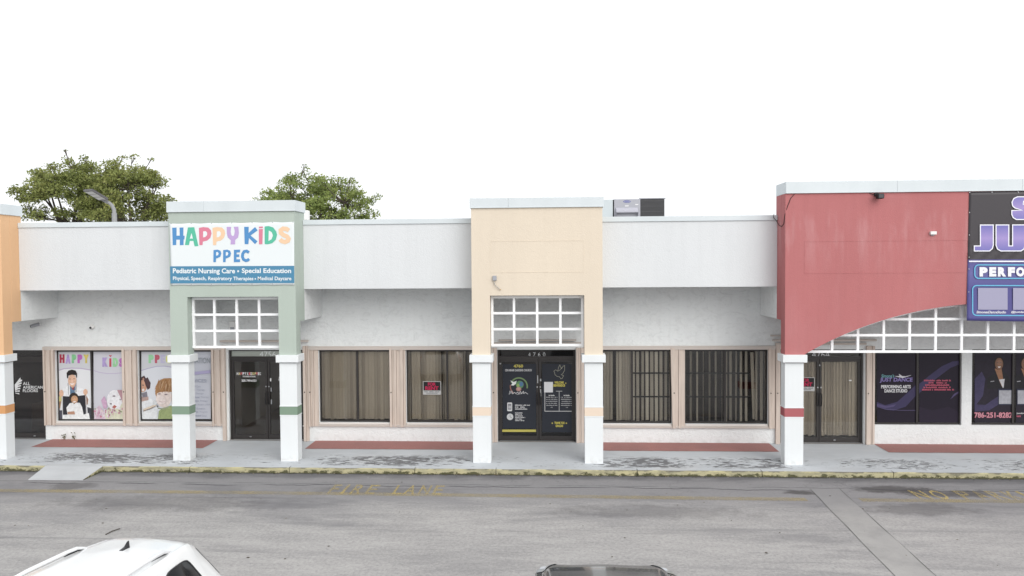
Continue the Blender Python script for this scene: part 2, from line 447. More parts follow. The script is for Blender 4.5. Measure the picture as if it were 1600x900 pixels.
# faded yellow paint on the road
def road_paint(name, wear, col=(.42, .31, .10), op=.85):
    k = NT(name)
    a = k.ramp(k.noise(16, 5, .7), .5 - wear, .5 - wear + .16)
    b = k.ramp(k.noise(1.1, 4, .6, stretch=(1, .4, 1)), .30, .62, .25, 1)
    grain = k.ramp(k.noise(75, 2, .7), .38, .6, .35, 1)
    al = k.math('MULTIPLY', k.math('MULTIPLY', a, b), grain)
    k.l(k.math('MULTIPLY', al, op), k.b.inputs['Alpha'])
    return k.done(col, .9, .1)
MT['line'] = road_paint('worn_yellow_line', .20, (.44, .365, .20), .72)
MT['word'] = road_paint('worn_yellow_letters', .20, (.54, .43, .18), .92)
zz = GZ + .004
for a, b in ((-16.0, 5.02), (6.05, 16.0)):
    n = 60; vs = []
    for i in range(n + 1):
        X = a + (b - a) * i / n; yc = -2.02 - .045 * math.sin(X * .23); vs += [(X, yc - .10, zz), (X, yc + .10, zz)]
    struct(put('lane_line', mesh('lane_line', vs, [(2 * i, 2 * i + 2, 2 * i + 3, 2 * i + 1) for i in range(n)], MT['line'])))
def road_word(name, words):
    V = []; F = []
    for body, x0, x1, y0, y1 in words:
        v, f = text2d(body, .012); o = len(V)
        V += [(x0 + p[0] * (x1 - x0), y0 + p[1] * (y1 - y0), zz + .004) for p in v]; F += [tuple(i + o for i in q) for q in f]
    struct(put(name, mesh(name, V, F, MT['word'])))
road_word('fire_lane_marking', [(ch, a - .14, b - .14, -2.0, -1.38) for ch, a, b in (('F', -4.45, -4.28), ('I', -4.17, -4.11), ('R', -3.98, -3.76), ('E', -3.67, -3.46), ('L', -3.10, -2.92), ('A', -2.88, -2.65), ('N', -2.57, -2.36), ('E', -2.28, -2.09))])
road_word('no_parking_marking', [('N', 7.25, 7.50, -1.98, -1.42), ('O', 7.60, 7.86, -1.98, -1.42)] +
          [(ch, 8.12 + i * .31, 8.12 + i * .31 + (.23 if ch != 'I' else .07), -1.98, -1.42) for i, ch in enumerate('PARKING')])

# ------------------------------------------------------------------ sidewalk, kerb, ramp
def walk_mat(name, base=(.52, .545, .57), peel=1.0):
    k = NT(name)
    x, y, z = k.xyz()
    c = k.mix(k.ramp(k.noise(.8, 4, .6), .32, .68), base, tuple(v * .86 for v in base))
    c = k.mix(k.ramp(k.noise(3.5, 5, .65, stretch=(.6, 1.4, 1)), .50, .75, 0, .30), c, (.60, .61, .62))
    c = k.mix(k.ramp(k.noise(.55, 3), .55, .72, 0, .22), c, (.40, .36, .32))
    # peeled paint: smeared diagonal flakes in a band behind the kerb
    fl = k.noise(7.5, 5, .62, stretch=(.62, 2.0, 1), rot=(0, 0, R(-30)), dist=.35)
    patch = k.ramp(k.noise(.7, 3, .55), .36, .56, .15, 1)
    def run(a_, b_): return k.math('MULTIPLY', k.ramp(x, a_ - .25, a_ + .25), k.ramp(x, b_ - .25, b_ + .25, 1, 0))
    runs = k.math('MAXIMUM', k.math('MAXIMUM', run(-12.3, -8.0), run(-5.3, -1.9)), k.math('MAXIMUM', run(1.1, 5.2), k.math('MULTIPLY', run(6.4, 12), .62)))
    patch = k.math('MULTIPLY', patch, k.math('ADD', k.math('MULTIPLY', runs, .8), .25))
    band = k.math('MULTIPLY', k.ramp(y, -.46, -.22), k.ramp(y, .42, .80, 1, 0))
    m = k.math('ADD', fl, k.math('MULTIPLY', k.math('MULTIPLY', patch, band), .225 * peel))
    m = k.math('MULTIPLY', k.ramp(m, .655, .685), band)
    # between the tower columns people keep the paint cleaner
    wp = k.math('MULTIPLY', k.math('MULTIPLY', patch, band), k.ramp(k.noise(4, 5, .65, stretch=(.6, 1.6, 1)), .40, .60))
    c = k.mix(k.math('MULTIPLY', wp, .55), c, (.66, .68, .69))
    c = k.mix(k.math('MULTIPLY', m, .92), c, (.13, .13, .135))
    old = k.math('MULTIPLY', k.ramp(k.noise(1.6, 5, .6, stretch=(.6, 1.6, 1)), .50, .66), band)
    c = k.mix(k.math('MULTIPLY', old, .22), c, (.33, .335, .34))
    k.bump(k.noise(30, 4), .15, .005)
    return k.done(c, .75, .25)
MT['walk'] = walk_mat('painted_concrete')
sw = mesh('sidewalk', [(-30, -.375, 0), (30, -.375, 0), (30, W + .3, .021), (-30, W + .3, .021), (-30, -.375, -.3), (30, -.375, -.3)], [(0, 1, 2, 3), (4, 5, 1, 0)], MT['walk'])
walk = struct(put('sidewalk', sw))
def kerb_yellow():
    k = NT('weathered_yellow_kerb')
    x, y, z = k.xyz()
    c = k.mix(k.ramp(k.noise(2.0, 4), .35, .65), (.50, .455, .27), (.42, .395, .26))
    gr = k.ramp(k.noise(4, 6, .72, stretch=(.5, 1, 2)), .44, .62)
    c = k.mix(k.math('MULTIPLY', gr, .7), c, (.22, .21, .155))
    shade_grime = k.math('ADD', k.ramp(z, -.02, -.125, -.10, .20), k.noise(11, 5, .7, stretch=(.6, 1, 1)))  # kerb foot: grime plus a shadow edge painted into the colour
    c = k.mix(k.ramp(shade_grime, .55, .64, 0, .92), c, (.07, .070, .036))
    top = k.math('ADD', k.ramp(z, -.045, 0, -.06, .12), k.noise(3.2, 6, .7, stretch=(.45, 1, 1)))
    c = k.mix(k.ramp(top, .54, .63, 0, .8), c, (.12, .115, .10))
    k.bump(k.noise(26, 5), .5, .01)
    return k.done(c, .9, .12)
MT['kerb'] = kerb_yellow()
kx = [-30.0, -24.0, -18.0, -13.25, -11.60, -10.24, -8.2, -5.9, -3.04, -1.22, 1.9, 4.6, 7.4, 10.3, 13.2, 18, 24, 30]
for a, b in zip(kx[:-1], kx[1:]):
    if a == -11.60: continue                                 # the ramp comes through here
    mb = MB(); n = max(3, int((b - a) / .12)); V = []
    for i in range(n + 1):
        X = a + .008 + (b - a - .016) * i / n; e = .012 * math.sin(X * 5.1) * math.sin(X * 1.7) + random.uniform(-.004, .004)
        V += [(X, -.521 + e - .012, -.32), (X, -.521 + e, -.016), (X, -.505 + e, 0.001), (X, -.372, .001), (X, -.372, -.32)]
    F = []; fm = []
    for i in range(n):
        for q in range(4):
            F.append((i * 5 + q, i * 5 + 5 + q, i * 5 + 6 + q, i * 5 + 1 + q)); fm.append(1 if q == 2 else 0)
    F += [(0, 1, 2, 3, 4), tuple(n * 5 + q for q in (4, 3, 2, 1, 0))]; fm += [0, 0]
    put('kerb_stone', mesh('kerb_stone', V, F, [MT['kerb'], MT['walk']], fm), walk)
# ramp
MT['ramp'] = walk_mat('ramp_concrete', (.50, .515, .53), .2)
rv = [(-11.60, -.36, .003), (-10.24, -.36, .003), (-10.24, -.521, .0), (-11.60, -.521, .0), (-11.49, -1.22, GZ + .012), (-10.25, -1.21, GZ + .012), (-11.60, -.4, -.3), (-10.24, -.4, -.3), (-11.49, -1.23, -.3), (-10.25, -1.22, -.3)]
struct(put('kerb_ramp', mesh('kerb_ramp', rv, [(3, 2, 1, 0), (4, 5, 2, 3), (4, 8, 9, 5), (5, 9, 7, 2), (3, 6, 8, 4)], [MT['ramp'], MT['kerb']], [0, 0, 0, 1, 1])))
# brick red paint bands at the foot of the wall
def red_paint():
    k = NT('brick_red_floor_paint')
    c = k.mix(k.ramp(k.noise(1.1, 5, .65), .35, .66), (.38, .185, .17), (.32, .17, .158))
    c = k.mix(k.ramp(k.noise(6, 5, .7), .56, .74, 0, .35), c, (.35, .26, .24))
    c = k.mix(k.ramp(k.noise(40, 3), .45, .75, 0, .35), c, (.16, .08, .07))
    return k.done(c, .85, .15)
MT['redpaint'] = red_paint()
def red_band(x0, x1):
    n = int((x1 - x0) / .1); V = []
    for i in range(n + 1):
        X = x0 + (x1 - x0) * i / n
        V += [(X, 1.13 + random.uniform(-.008, .008), .0185), (X, 1.944, .0258)]
    struct(put('painted_floor_band', mesh('painted_floor_band', V, [(2 * i, 2 * i + 2, 2 * i + 3, 2 * i + 1) for i in range(n)], MT['redpaint'])))
for a, b in ((-13.17, -8.70), (-6.10, -1.62), (1.02, 5.48), (8.05, 15.0)): red_band(a, b)

# ================================================================== the building
B = thing('storefront_building', 'long white strip mall building with green, peach, red and orange tower fronts', 'building', (0, W, 0))
ZH, ZS = 2.388, .505           # head and sill of the shop windows
WIN = dict(A=(-13.045, -11.20), B=(-10.80, -8.81), C=(-5.985, -4.13), D=(-3.705, -1.865), E=(1.07, 3.062), F=(3.39, 5.452), G=(8.058, 10.165), H=(10.41, 12.5))
DOOR = dict(AF=(-15.25, -13.355), P=(-8.385, -6.385), Q=(-1.352, .646), T=(5.737, 7.80))
ops = [(a, b, ZS, ZH) for a, b in WIN.values()] + [(a, b, .0, ZH) for a, b in DOOR.values()]
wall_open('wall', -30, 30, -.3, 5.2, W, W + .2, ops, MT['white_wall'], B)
# body of the building behind the front: side and back walls, flat roof
mb = MB(); mb.box(-30, -29.8, W + .2, 19, -.3, 5.45).box(29.8, 30, W + .2, 19, -.3, 5.45).box(-29.8, 29.8, 18.8, 19, -.3, 5.45)
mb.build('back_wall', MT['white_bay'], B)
box('roof', -29.8, 29.8, W + .2, 18.8, 5.0, 5.2, flat((.55, .55, .54), .9, .1), B)
# rooms behind the glass
for x0, x1, d, mi in ((-16.2, -13.2, 4.5, 1), (-8.7, -6.2, 4.2, 0), (5.6, 8.0, 3.0, 0), (-6.15, -1.6, 3.0, 0), (-1.55, .85, 2.0, 0), (.9, 5.55, 3.0, 1), (-13.1, -8.75, 1.2, 0), (8.03, 13.2, 2.0, 0)):
    y0, y1 = W + .2, W + .2 + d; h = 2.9
    P8 = [(x0, y0, .028), (x1, y0, .028), (x1, y1, .028), (x0, y1, .028), (x0, y0, h), (x1, y0, h), (x1, y1, h), (x0, y1, h), (x0, W, .028), (x1, W, .028)]
    me = mesh('interior_room', P8, [(3, 2, 6, 7), (0, 3, 7, 4), (2, 1, 5, 6), (4, 7, 6, 5), (0, 1, 2, 3), (8, 9, 1, 0)], [MT['interior_dark'] if mi else MT['interior'], MT['interior_dark'] if mi else MT['interior_floor']], [0, 0, 0, 0, 1, 1])
    put('interior_room', me, B)

# parapet bays -----------------------------------------------------------------
def bay(x0, x1):
    zb, zt = 4.003, 5.53
    m = MB(); m.box(x0, x1, BF, W - .003, zb, zt)
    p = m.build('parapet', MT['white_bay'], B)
    n = max(1, round((x1 - x0) / 3.05))
    for i in range(n):
        a = x0 + (x1 - x0) * i / n; b = x0 + (x1 - x0) * (i + 1) / n
        mm = MB(); mm.box(a + .0015, b - .0015, BF - .028, W + .4, zt + .002, zt + .12, 0, .006)
        mm.build('coping', MT['cap'], p)
for a, b in ((-30, -17.3), (-12.925, -8.87), (-5.872, -1.79), (1.197, 5.243), (17.36, 30)): bay(a, b)

# towers -------------------------------------------------------------------------
TB = .66
def coping(x0, x1, z0, z1, parent, y1=TB + .02):
    n = max(1, round((x1 - x0) / 3.05)); cuts = [x0] + [x0 + .88 * (i + 1) * (x1 - x0) / n - .25 for i in range(n - 1)] + [x1]
    if n == 1: cuts = [x0, x0 + .58 * (x1 - x0) / 2, x1]
    for a, b in zip(cuts[:-1], cuts[1:]):
        m = MB(); m.box(a + .0012, b - .0012, -.03, y1, z0 + .002, z1, 0, .005)
        m.box(a + .0012, b - .0012, -.038, -.028, z0 + .002, z0 + .018)
        m.build('coping', MT['cap'], parent)
def tower(xl0, xl1, xr0, xr1, ztop, zcap, zopen, mat):
    b = MB()
    o = (xl1, xr0, 2.3, zopen)
    t = wall_open('tower_front', xl0, xr1, 2.30, ztop, 0, .287, [o], mat, B)
    # box of the tower above the lintel reaching back to the shop wall
    m = MB()
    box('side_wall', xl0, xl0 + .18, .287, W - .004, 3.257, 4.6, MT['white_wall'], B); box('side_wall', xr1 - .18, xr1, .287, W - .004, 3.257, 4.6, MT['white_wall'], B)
    m = MB(); m.box(xl0 + .001, xr1 - .001, .289, TB, 3.9, ztop)
    m.box(xl0 - .003, xl0 + .1, .287, BF + .02, 3.254, ztop).box(xr1 - .1, xr1 + .003, .287, BF + .02, 3.254, ztop)
    m.build('tower_back', mat, B)
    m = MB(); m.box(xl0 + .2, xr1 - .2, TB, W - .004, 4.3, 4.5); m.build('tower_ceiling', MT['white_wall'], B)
    coping(xl0 - .03, xr1 + .03, ztop, zcap, t)
    return t
def column(x0, x1, band):
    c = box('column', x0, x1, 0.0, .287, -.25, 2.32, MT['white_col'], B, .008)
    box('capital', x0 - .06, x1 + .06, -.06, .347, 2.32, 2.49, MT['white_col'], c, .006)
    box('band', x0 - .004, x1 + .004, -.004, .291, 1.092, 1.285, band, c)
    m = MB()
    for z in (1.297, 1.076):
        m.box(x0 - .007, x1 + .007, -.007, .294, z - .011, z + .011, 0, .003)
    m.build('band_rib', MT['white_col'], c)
    return c
tg = tower(-8.864, -8.451, -6.288, -5.877, 5.820, 6.070, 3.846, MT['green'])
tb = tower(-1.785, -1.370, .777, 1.192, 5.835, 6.062, 3.846, MT['beige'])
to = tower(-17.3, -16.89, -13.345, -12.930, 5.815, 6.07, 3.846, MT['orange'])
for a, b, m in ((-8.864, -8.451, 'green_d'), (-6.288, -5.877, 'green_d'), (-1.785, -1.370, 'beige_d'), (.777, 1.192, 'beige_d'), (5.248, 5.662, 'red_d'),
                (16.92, 17.35, 'red_d'), (-13.345, -12.930, 'orange_d'), (-17.3, -16.89, 'orange_d')): column(a, b, MT[m])
# red tower with a segmental arch
XR0, XR1, XP0, XP1, RA, ZP = 5.248, 17.35, 9.8, 12.8, 8.05, 3.63
def arch_z(x, dz=0):
    d = XP0 - x if x < XP0 else (x - XP1 if x > XP1 else 0)
    return ZP - (RA - math.sqrt(RA * RA - d * d)) + dz
ax = [5.69 + (XP0 - 5.69) * i / 36 for i in range(37)]; ax += [XP0 + .5 * i for i in range(1, 7)] + [XP1 + (16.91 - XP1) * i / 36 for i in range(1, 37)]
low = [(XR0, 2.30), (5.66, 2.30)] + [(x, max(2.491, arch_z(x))) for x in ax] + [(16.94, 2.30), (XR1, 2.30)]
zt = 6.085; V = []; F = []
for x, z in low: V += [(x, 0, z), (x, 0, zt), (x, .287, z), (x, .287, zt)]
n = len(low)
for i in range(n - 1):
    a, b = 4 * i, 4 * i + 4
    F += [(a, b, b + 1, a + 1), (a + 2, a + 3, b + 3, b + 2), (a, a + 2, b + 2, b)]
F += [(0, 1, 3, 2), (4 * n - 4, 4 * n - 2, 4 * n - 1, 4 * n - 3)]
tr_ = put('tower_front', mesh('tower_front', V, F, MT['red']), B); tr_['label'] = 'faded red stucco front with segmental arch'
coping(XR0 + .0, XR1, zt, 6.345, tr_)
m = MB(); m.box(XR0 + .001, XR1 - .001, .289, TB, 3.9, zt); m.box(XR0 - .003, XR0 + .1, .287, BF + .02, 3.254, zt).box(XR1 - .1, XR1 + .003, .287, BF + .02, 3.254, zt)
m.build('tower_back', MT['red'], B)
box('side_wall', XR0, XR0 + .18, .287, W - .004, 3.257, 4.6, MT['white_wall'], B); box('side_wall', XR1 - .18, XR1, .287, W - .004, 3.257, 4.6, MT['white_wall'], B)
m = MB(); m.box(XR0 + .2, XR1 - .2, TB, W - .004, 4.3, 4.5); m.build('tower_ceiling', MT['white_wall'], B)
tg['label'] = 'sage green stucco front'; tb['label'] = 'peach stucco front'; to['label'] = 'orange stucco front'

# scored rectangles in the stucco
def score(x0, x1, z0, z1, mat, parent, left=True, right=True):
    m = MB(); e = .0045
    m.box(x0, x1, -e, .01, z0 - .008, z0 + .008).box(x0, x1, -e, .01, z1 - .008, z1 + .008)
    if left: m.box(x0 - .007, x0 + .007, -e + .001, .01, z0, z1)
    if right: m.box(x1 - .007, x1 + .007, -e + .001, .01, z0, z1)
    m.build('score_line', mat, parent)
score(-1.35, .77, 4.375, 5.085, MT['beige'], tb)
score(5.67, 13.6, 4.31, 5.02, MT['red'], tr_)

# white lattices in the tower openings ---------------------------------------------
def bars(parent, vx, hz, x0, x1, z0, z1, y=.20, t=.055, top=None):
    d = .05
    for x in vx:
        zt_ = z1 if top is None else top(x)
        box('bar', x - t / 2, x + t / 2, y, y + d, z0, zt_, MT['white_bar'], parent)
    for k, z in enumerate(hz):
        a, b = x0, x1
        box('bar', a, b, y - .004, y + d - .01, z - t / 2, z + t / 2, MT['white_bar'], parent)
def lattice(x0, x1, z0, z1):
    g = group_part('lattice', B)
    dx = (x1 - x0) / 4; dz = (z1 - z0) / 3
    bars(g, [x0 + .03, x0 + dx, x0 + 2 * dx, x0 + 3 * dx, x1 - .03], [z0, z0 + dz, z0 + 2 * dz, z1], x0, x1, z0, z1)
lattice(-8.445, -6.294, 2.655, 3.80)
lattice(-1.364, .771, 2.69, 3.80)
lattice(-16.88, -13.35, 2.655, 3.80)
g = group_part('arched_lattice', B)
vxs = [6.36 + .567 * i for i in range(19)]
bars(g, [x for x in vxs if arch_z(x) > 2.62], [2.535], 5.70, 16.9, 2.53, 0, top=lambda x: arch_z(x, -.02))
for z in (2.905, 3.265):
    d = math.sqrt(RA * RA - (RA - (ZP - z)) ** 2)
    box('bar', XP0 - d + .03, XP1 + d - .03, .196, .24, z - .0275, z + .0275, MT['white_bar'], g)
xs = [x for x in ax if arch_z(x) > 2.50]
V = []; F = []
for i, x in enumerate(xs):
    z = arch_z(x); V += [(x, .19, z - .055), (x, .19, z - .004), (x, .262, z - .004), (x, .262, z - .055)]
    if i:
        for q in range(4): F.append((4 * i - 4 + q, 4 * i + q, 4 * i + (q + 1) % 4, 4 * i - 4 + (q + 1) % 4))
put('arch_bar', mesh('arch_bar', V, F, MT['white_bar']), g)

# folded accordion shutters and their tracks -----------------------------------------
def pleats(x0, x1, z0, z1, n, lean=0.0, y=None, seed=0):
    y = W - .085 if y is None else y
    g = group_part('shutter_stack', B); rnd = random.Random(seed + int(x0 * 100))
    cuts = [0] + sorted(rnd.uniform(.08, .92) for _ in range(n - 1)) + [1]
    cuts = [i / n * .6 + cuts[i] * .4 for i in range(n + 1)]
    for i in range(n):
        a = x0 + (x1 - x0) * cuts[i]; b = x0 + (x1 - x0) * cuts[i + 1]
        d = (.0, .035, .018, .045)[i % 4]
        la, lb = (lean, lean * .5) if i == 0 else ((lean * .5, 0) if i == 1 else (0, 0))
        yf, yb = y + d, W - .004
        vs = [(a + .003, yf, z0), (b - .003, yf, z0), (b - .001, yb, z0), (a + .001, yb, z0), (a + .003 - la, yf, z1), (b - .003 - lb, yf, z1), (b - .001 - lb, yb, z1), (a + .001 - la, yb, z1)]
        MB().add(vs, [(0, 3, 2, 1), (0, 1, 5, 4), (1, 2, 6, 5), (2, 3, 7, 6), (3, 0, 4, 7), (4, 5, 6, 7)]).build('pleat', MT['shutter'], g)
    MB().cyl((x0 + .04, y - .004, 1.30), (x0 + .04, y + .012, 1.30), .016, 10).build('lock', MT['dark'], g)
    return g
zb, zt2 = .405, 2.435
pleats(-13.335, -13.05, zb, zt2, 5); pleats(-11.195, -10.81, zb, zt2, 5); pleats(-8.80, -8.53, zb, zt2, 4); pleats(-8.525, -8.44, .022, zt2 + .08, 1)
pleats(-6.383, -6.25, .022, zt2 + .06, 2); pleats(-6.245, -5.995, zb, zt2, 4); pleats(-4.125, -3.715, zb, zt2, 6); pleats(-1.855, -1.62, zb, zt2, 3)
pleats(-1.49, -1.358, .022, 2.44, 2); pleats(.652, .865, .022, 2.44, 3); pleats(.87, 1.06, zb, zt2, 3)
pleats(3.068, 3.385, zb, zt2, 4, .05); pleats(5.46, 5.62, zb, zt2, 2, .02); pleats(5.625, 5.733, .022, zt2 + .08, 1); pleats(7.835, 8.042, .022, 2.475, 3)
def track(x0, x1, z, h=.093, d=.075):
    m = MB(); m.box(x0, x1, W - d, W - .003, z, z + h, 0, .004); m.box(x0, x1, W - d - .006, W - d + .01, z + h * .62, z + h * .78)
    return m.build('shutter_track', MT['track'], B)
track(-13.34, -8.45, 2.392); track(-13.05, -8.53, .408, .05, .06)
track(-8.55, -6.24, 2.60, .05, .11); track(-6.235, -1.63, 2.392); track(-6.0, -1.86, .408, .05, .06)
track(-1.31, .66, 2.62, .035, .10); track(-1.5, .87, 2.53, .05, .08); track(.875, 5.62, 2.392); track(1.05, 5.46, .408, .05, .06)
track(5.55, 8.06, 2.60, .05, .11); track(5.5, 7.85, 2.72, .035, .07); track(5.62, 7.83, 2.505, .05, .07)
# pale sills below the windows
for a, b in ((-13.045, -11.20), (-10.80, -8.81), (-5.985, -4.13), (-3.705, -1.865), (1.07, 3.062), (3.39, 5.452)):
    box('window_sill', a, b, W - .03, W + .06, ZS - .045, ZS - .002, flat((.66, .62, .59), .6, .3), B, .004)

# ================================================================== windows
YF, YG = W + .06, W + .085
def window(key, div, gl, label=None):
    x0, x1 = WIN[key]; t = .030; div *= 1.0033
    m = MB(); m.box(x0, x1, YF, YF + .06, ZS, ZS + .04).box(x0, x1, YF, YF + .06, ZH - .05, ZH)
    m.box(x0, x0 + t, YF, YF + .06, ZS + .04, ZH - .05).box(x1 - t, x1, YF, YF + .06, ZS + .04, ZH - .05)
    m.box(div - .024, div + .024, YF - .006, YF + .06, ZS + .04, ZH - .05)
    o = m.build('window', MT['bronze'], B)
    if label: o['label'] = label
    for a, b in ((x0 + t, div - .024), (div + .024, x1 - t)):
        box('pane', a, b, YG, YG + .008, ZS + .04, ZH - .05, gl, o)
    return o
wA = window('A', -12.065, MT['glass'], 'window covered by printed doctor and clown scene')
wB = window('B', -9.79, MT['glass'], 'window covered by printed boy scene and list of services')
wC = window('C', -4.98, MT['glass']); wD = window('D', -2.645, MT['glass'])
wE = window('E', 2.065, MT['glass_clear']); wF = window('F', 4.39, MT['glass_clear'])
wG = window('G', 9.095, MT['glass_dark'], 'dark purple printed window with dance studio lettering')
wH = window('H', 11.395, MT['glass_dark'], 'dark purple printed window with portraits')
# dark grille bars inside two of the windows
for o, spans in ((wE, ((2.095, 3.02),)), (wF, ((3.43, 4.36), (4.42, 5.02)))):
    for a, b in spans:
        m = MB()
        for z in (1.775, 1.172): m.box(a, b, W + .115, W + .13, z - .018, z + .018)
        m.build('grille_bar', MT['dark'], o)

# ------------------------------------------------------------------ vertical blinds behind the glass
def slat_mesh(mat):
    V = []; n = 4
    for j, z in enumerate((0.0, 1.0)):
        for i in range(n + 1):
            t = i / n - .5; V.append((t * .088, .012 * (1 - 4 * t * t), z))
    F = [(i, i + 1, n + 2 + i, n + 1 + i) for i in range(n)]
    F = [(i, i + 1, i + n + 2, i + n + 1) for i in range(n)]
    return mesh('slat', V, F, mat, None, True)
SM = [slat_mesh(MT['slat']), slat_mesh(MT['slat_b'])]
def blind(x0, x1, label, gaps, closed=.8, y=W + .15, z0=.56, z1=2.335, seed=1, spacing=.074):
    rnd = random.Random(seed)
    t = thing('vertical_blind', label, 'blind', ((x0 + x1) / 2, y, z0), 'beige vertical blinds behind the shop glass')
    box('headrail', x0, x1, y - .02, y + .025, z1, z1 + .045, MT['slat_b'], t)
    n = int((x1 - x0) / spacing)
    for i in range(n):
        x = x0 + .04 + (x1 - x0 - .08) * i / max(1, n - 1)
        if any(a <= x <= b for a, b in gaps): continue
        ang = R(rnd.uniform(6, 12 + (30 if closed < .965 else 6))) if rnd.random() < closed else R(rnd.choice((-1, 1)) * rnd.uniform(45, 86))
        o = bpy.data.objects.new('slat', SM[rnd.random() < .35]); C.objects.link(o); o.parent = t
        o.location = (x - (x0 + x1) / 2, rnd.uniform(-.006, .006), rnd.uniform(-.02, .012)); o.rotation_euler = (0, R(rnd.uniform(-.3, .3)), ang)
        o.scale = (1, 1, z1 - z0)
blind(-6.03, -4.98, 'drawn beige blind in the pane next to the green column', [], .95, seed=2)
blind(-4.975, -4.10, 'drawn beige blind in the right pane of the window left of the rent sign', [], .90, seed=3)
blind(-3.75, -2.65, 'beige blind hanging behind the red and black rent sign', [(-3.16, -3.11)], .86, seed=4)
blind(-2.645, -1.85, 'beige blind in the pane half hidden by the left peach column', [], .92, seed=5)
blind(1.04, 2.065, 'beige blind in the pane right behind the right peach column', [(1.62, 1.66)], .80, seed=6)
blind(2.07, 3.09, 'gappy beige blind behind dark bars left of the leaning shutter', [(2.62, 2.68)], .86, seed=7, spacing=.108)
blind(3.37, 4.39, 'sparse beige blind behind dark bars right of the leaning shutter', [], .82, seed=8, spacing=.128)
blind(4.40, 5.50, 'ragged beige blind in the pane next to the red tower column', [(5.02, 5.10)], .72, seed=9, spacing=.112)
blind(5.74, 6.73, 'beige blind behind the door leaf with the rent sign', [], 1.0, seed=10, z0=.2, z1=2.1)
blind(6.74, 7.80, 'beige blind behind the door leaf right of the rent sign', [], 1.0, seed=11, z0=.2, z1=2.1)
# one slat of the ragged blind hangs askew
o = bpy.data.objects.new('loose_blind_slat', slat_mesh(MT['slat'])); C.objects.link(o); o.location = (5.16, W + .165, .60); o.scale = (1, 1, 1.70); o.rotation_euler = (0, R(-2.4), R(10))
tag(o, 'single blind slat hanging askew in the pane next to the red tower column', 'blind slat')

# ------------------------------------------------------------------ window print
K = (.10, .095, .10)
poster = (.52, .53, .56)
a = Art((-13.1891, 0.00232738, -5.27778e-05, 2.49887, 3.57143e-06, -0.00226389), YG - .002, True)
a.photo = False; a.rect(62, 60, 462, 862, poster); a.rect(490, 60, 846, 862, (.52, .52, .565))
a.poly([(62, 862), (62, 300), (140, 275), (240, 268), (350, 272), (462, 290), (462, 862)], (.645, .655, .675))
a.stroke([(62, 296), (140, 272), (230, 264), (340, 268), (462, 288)], 12, (.42, .36, .48))
a.stroke([(490, 292), (560, 316), (650, 328), (740, 328), (846, 318)], 8, (.42, .36, .50)); a.photo = True
for ch, u0, u1, v0, v1, c in (('H', 90, 150, 102, 205, (.34, .04, .07)), ('A', 160, 222, 105, 212, (.36, .26, .52)), ('P', 234, 288, 105, 208, (.20, .46, .24)), ('P', 302, 360, 105, 208, (.42, .13, .40)), ('Y', 372, 436, 105, 208, (.56, .46, .12)),
                              ('K', 594, 660, 140, 250, (.38, .30, .54)), ('I', 676, 700, 150, 250, (.45, .06, .09)), ('D', 716, 778, 145, 250, (.28, .54, .30)), ('S', 790, 846, 148, 250, (.44, .16, .44))):
    a.fat(ch, u0, v0, u1, v1, c, 5)
a.poly([(672, 116), (690, 138), (706, 116), (698, 110), (689, 118), (680, 110)], (.42, .08, .10))
SK = (.62, .40, .29); SK2 = (.52, .30, .21); BR = (.30, .155, .095); BR2 = (.42, .24, .15)
# doctor standing behind the wheelchair
a.poly([(105, 862), (95, 560), (150, 490), (215, 465), (275, 468), (300, 480), (400, 520), (450, 610), (462, 760), (462, 862)], (.68, .69, .71))
a.poly([(215, 460), (285, 455), (275, 600), (218, 600)], (.10, .17, .26)); a.poly([(228, 468), (274, 462), (262, 520), (244, 520)], (.24, .055, .07))
a.poly([(205, 415), (285, 412), (276, 478), (245, 500), (222, 478)], SK2)
a.ell(242, 410, 50, 72, SK); a.poly([(180, 380), (176, 320), (200, 292), (240, 282), (282, 294), (300, 330), (298, 378), (288, 372), (284, 345), (235, 342), (198, 352), (192, 385)], (.022, .019, .018))
a.ell(216, 392, 12, 4, (.09, .05, .04)); a.ell(264, 390, 12, 4, (.09, .05, .04)); a.ell(242, 418, 9, 13, (.68, .46, .35)); a.poly([(218, 440), (268, 438), (258, 456), (236, 460), (224, 452)], (.78, .74, .72)); a.stroke([(216, 437), (242, 446), (270, 435)], 4, SK2)
a.stroke([(192, 440), (198, 500), (196, 575)], 5, (.12, .12, .13)); a.stroke([(288, 440), (294, 490), (284, 530)], 5, (.12, .12, .13)); a.ell(284, 535, 14, 16, (.40, .41, .42))
a.ell(115, 560, 26, 42, SK); a.ell(398, 545, 26, 36, SK)
# wheelchair and seated child in white
a.poly([(130, 592), (245, 600), (390, 580), (404, 600), (404, 810), (134, 812)], (.030, .030, .037)); a.poly([(62, 600), (100, 590), (118, 640), (100, 735), (62, 735)], (.33, .20, .12)); a.poly([(62, 590), (115, 600), (120, 650), (62, 660)], (.50, .46, .20))
a.poly([(420, 720), (470, 735), (470, 862), (430, 862)], (.05, .05, .06)); a.poly([(395, 560), (432, 630), (425, 690), (400, 700)], (.28, .17, .12)); a.rect(62, 760, 128, 862, (.07, .07, .09))
a.stroke([(128, 600), (130, 850)], 9, (.50, .50, .52)); a.stroke([(404, 590), (412, 800)], 9, (.50, .50, .52))
a.ell(262, 612, 56, 60, (.035, .027, .024)); a.ell(270, 632, 40, 46, (.45, .26, .15)); a.ell(272, 628, 26, 22, (.52, .31, .19)); a.poly([(250, 652), (292, 650), (276, 666), (262, 666)], (.70, .64, .60)); a.ell(256, 618, 6, 3, K); a.ell(286, 616, 6, 3, K)
a.poly([(175, 730), (215, 676), (258, 668), (262, 690), (290, 668), (335, 672), (360, 720), (378, 810), (440, 790), (452, 862), (128, 862), (190, 812)], (.69, .695, .70))
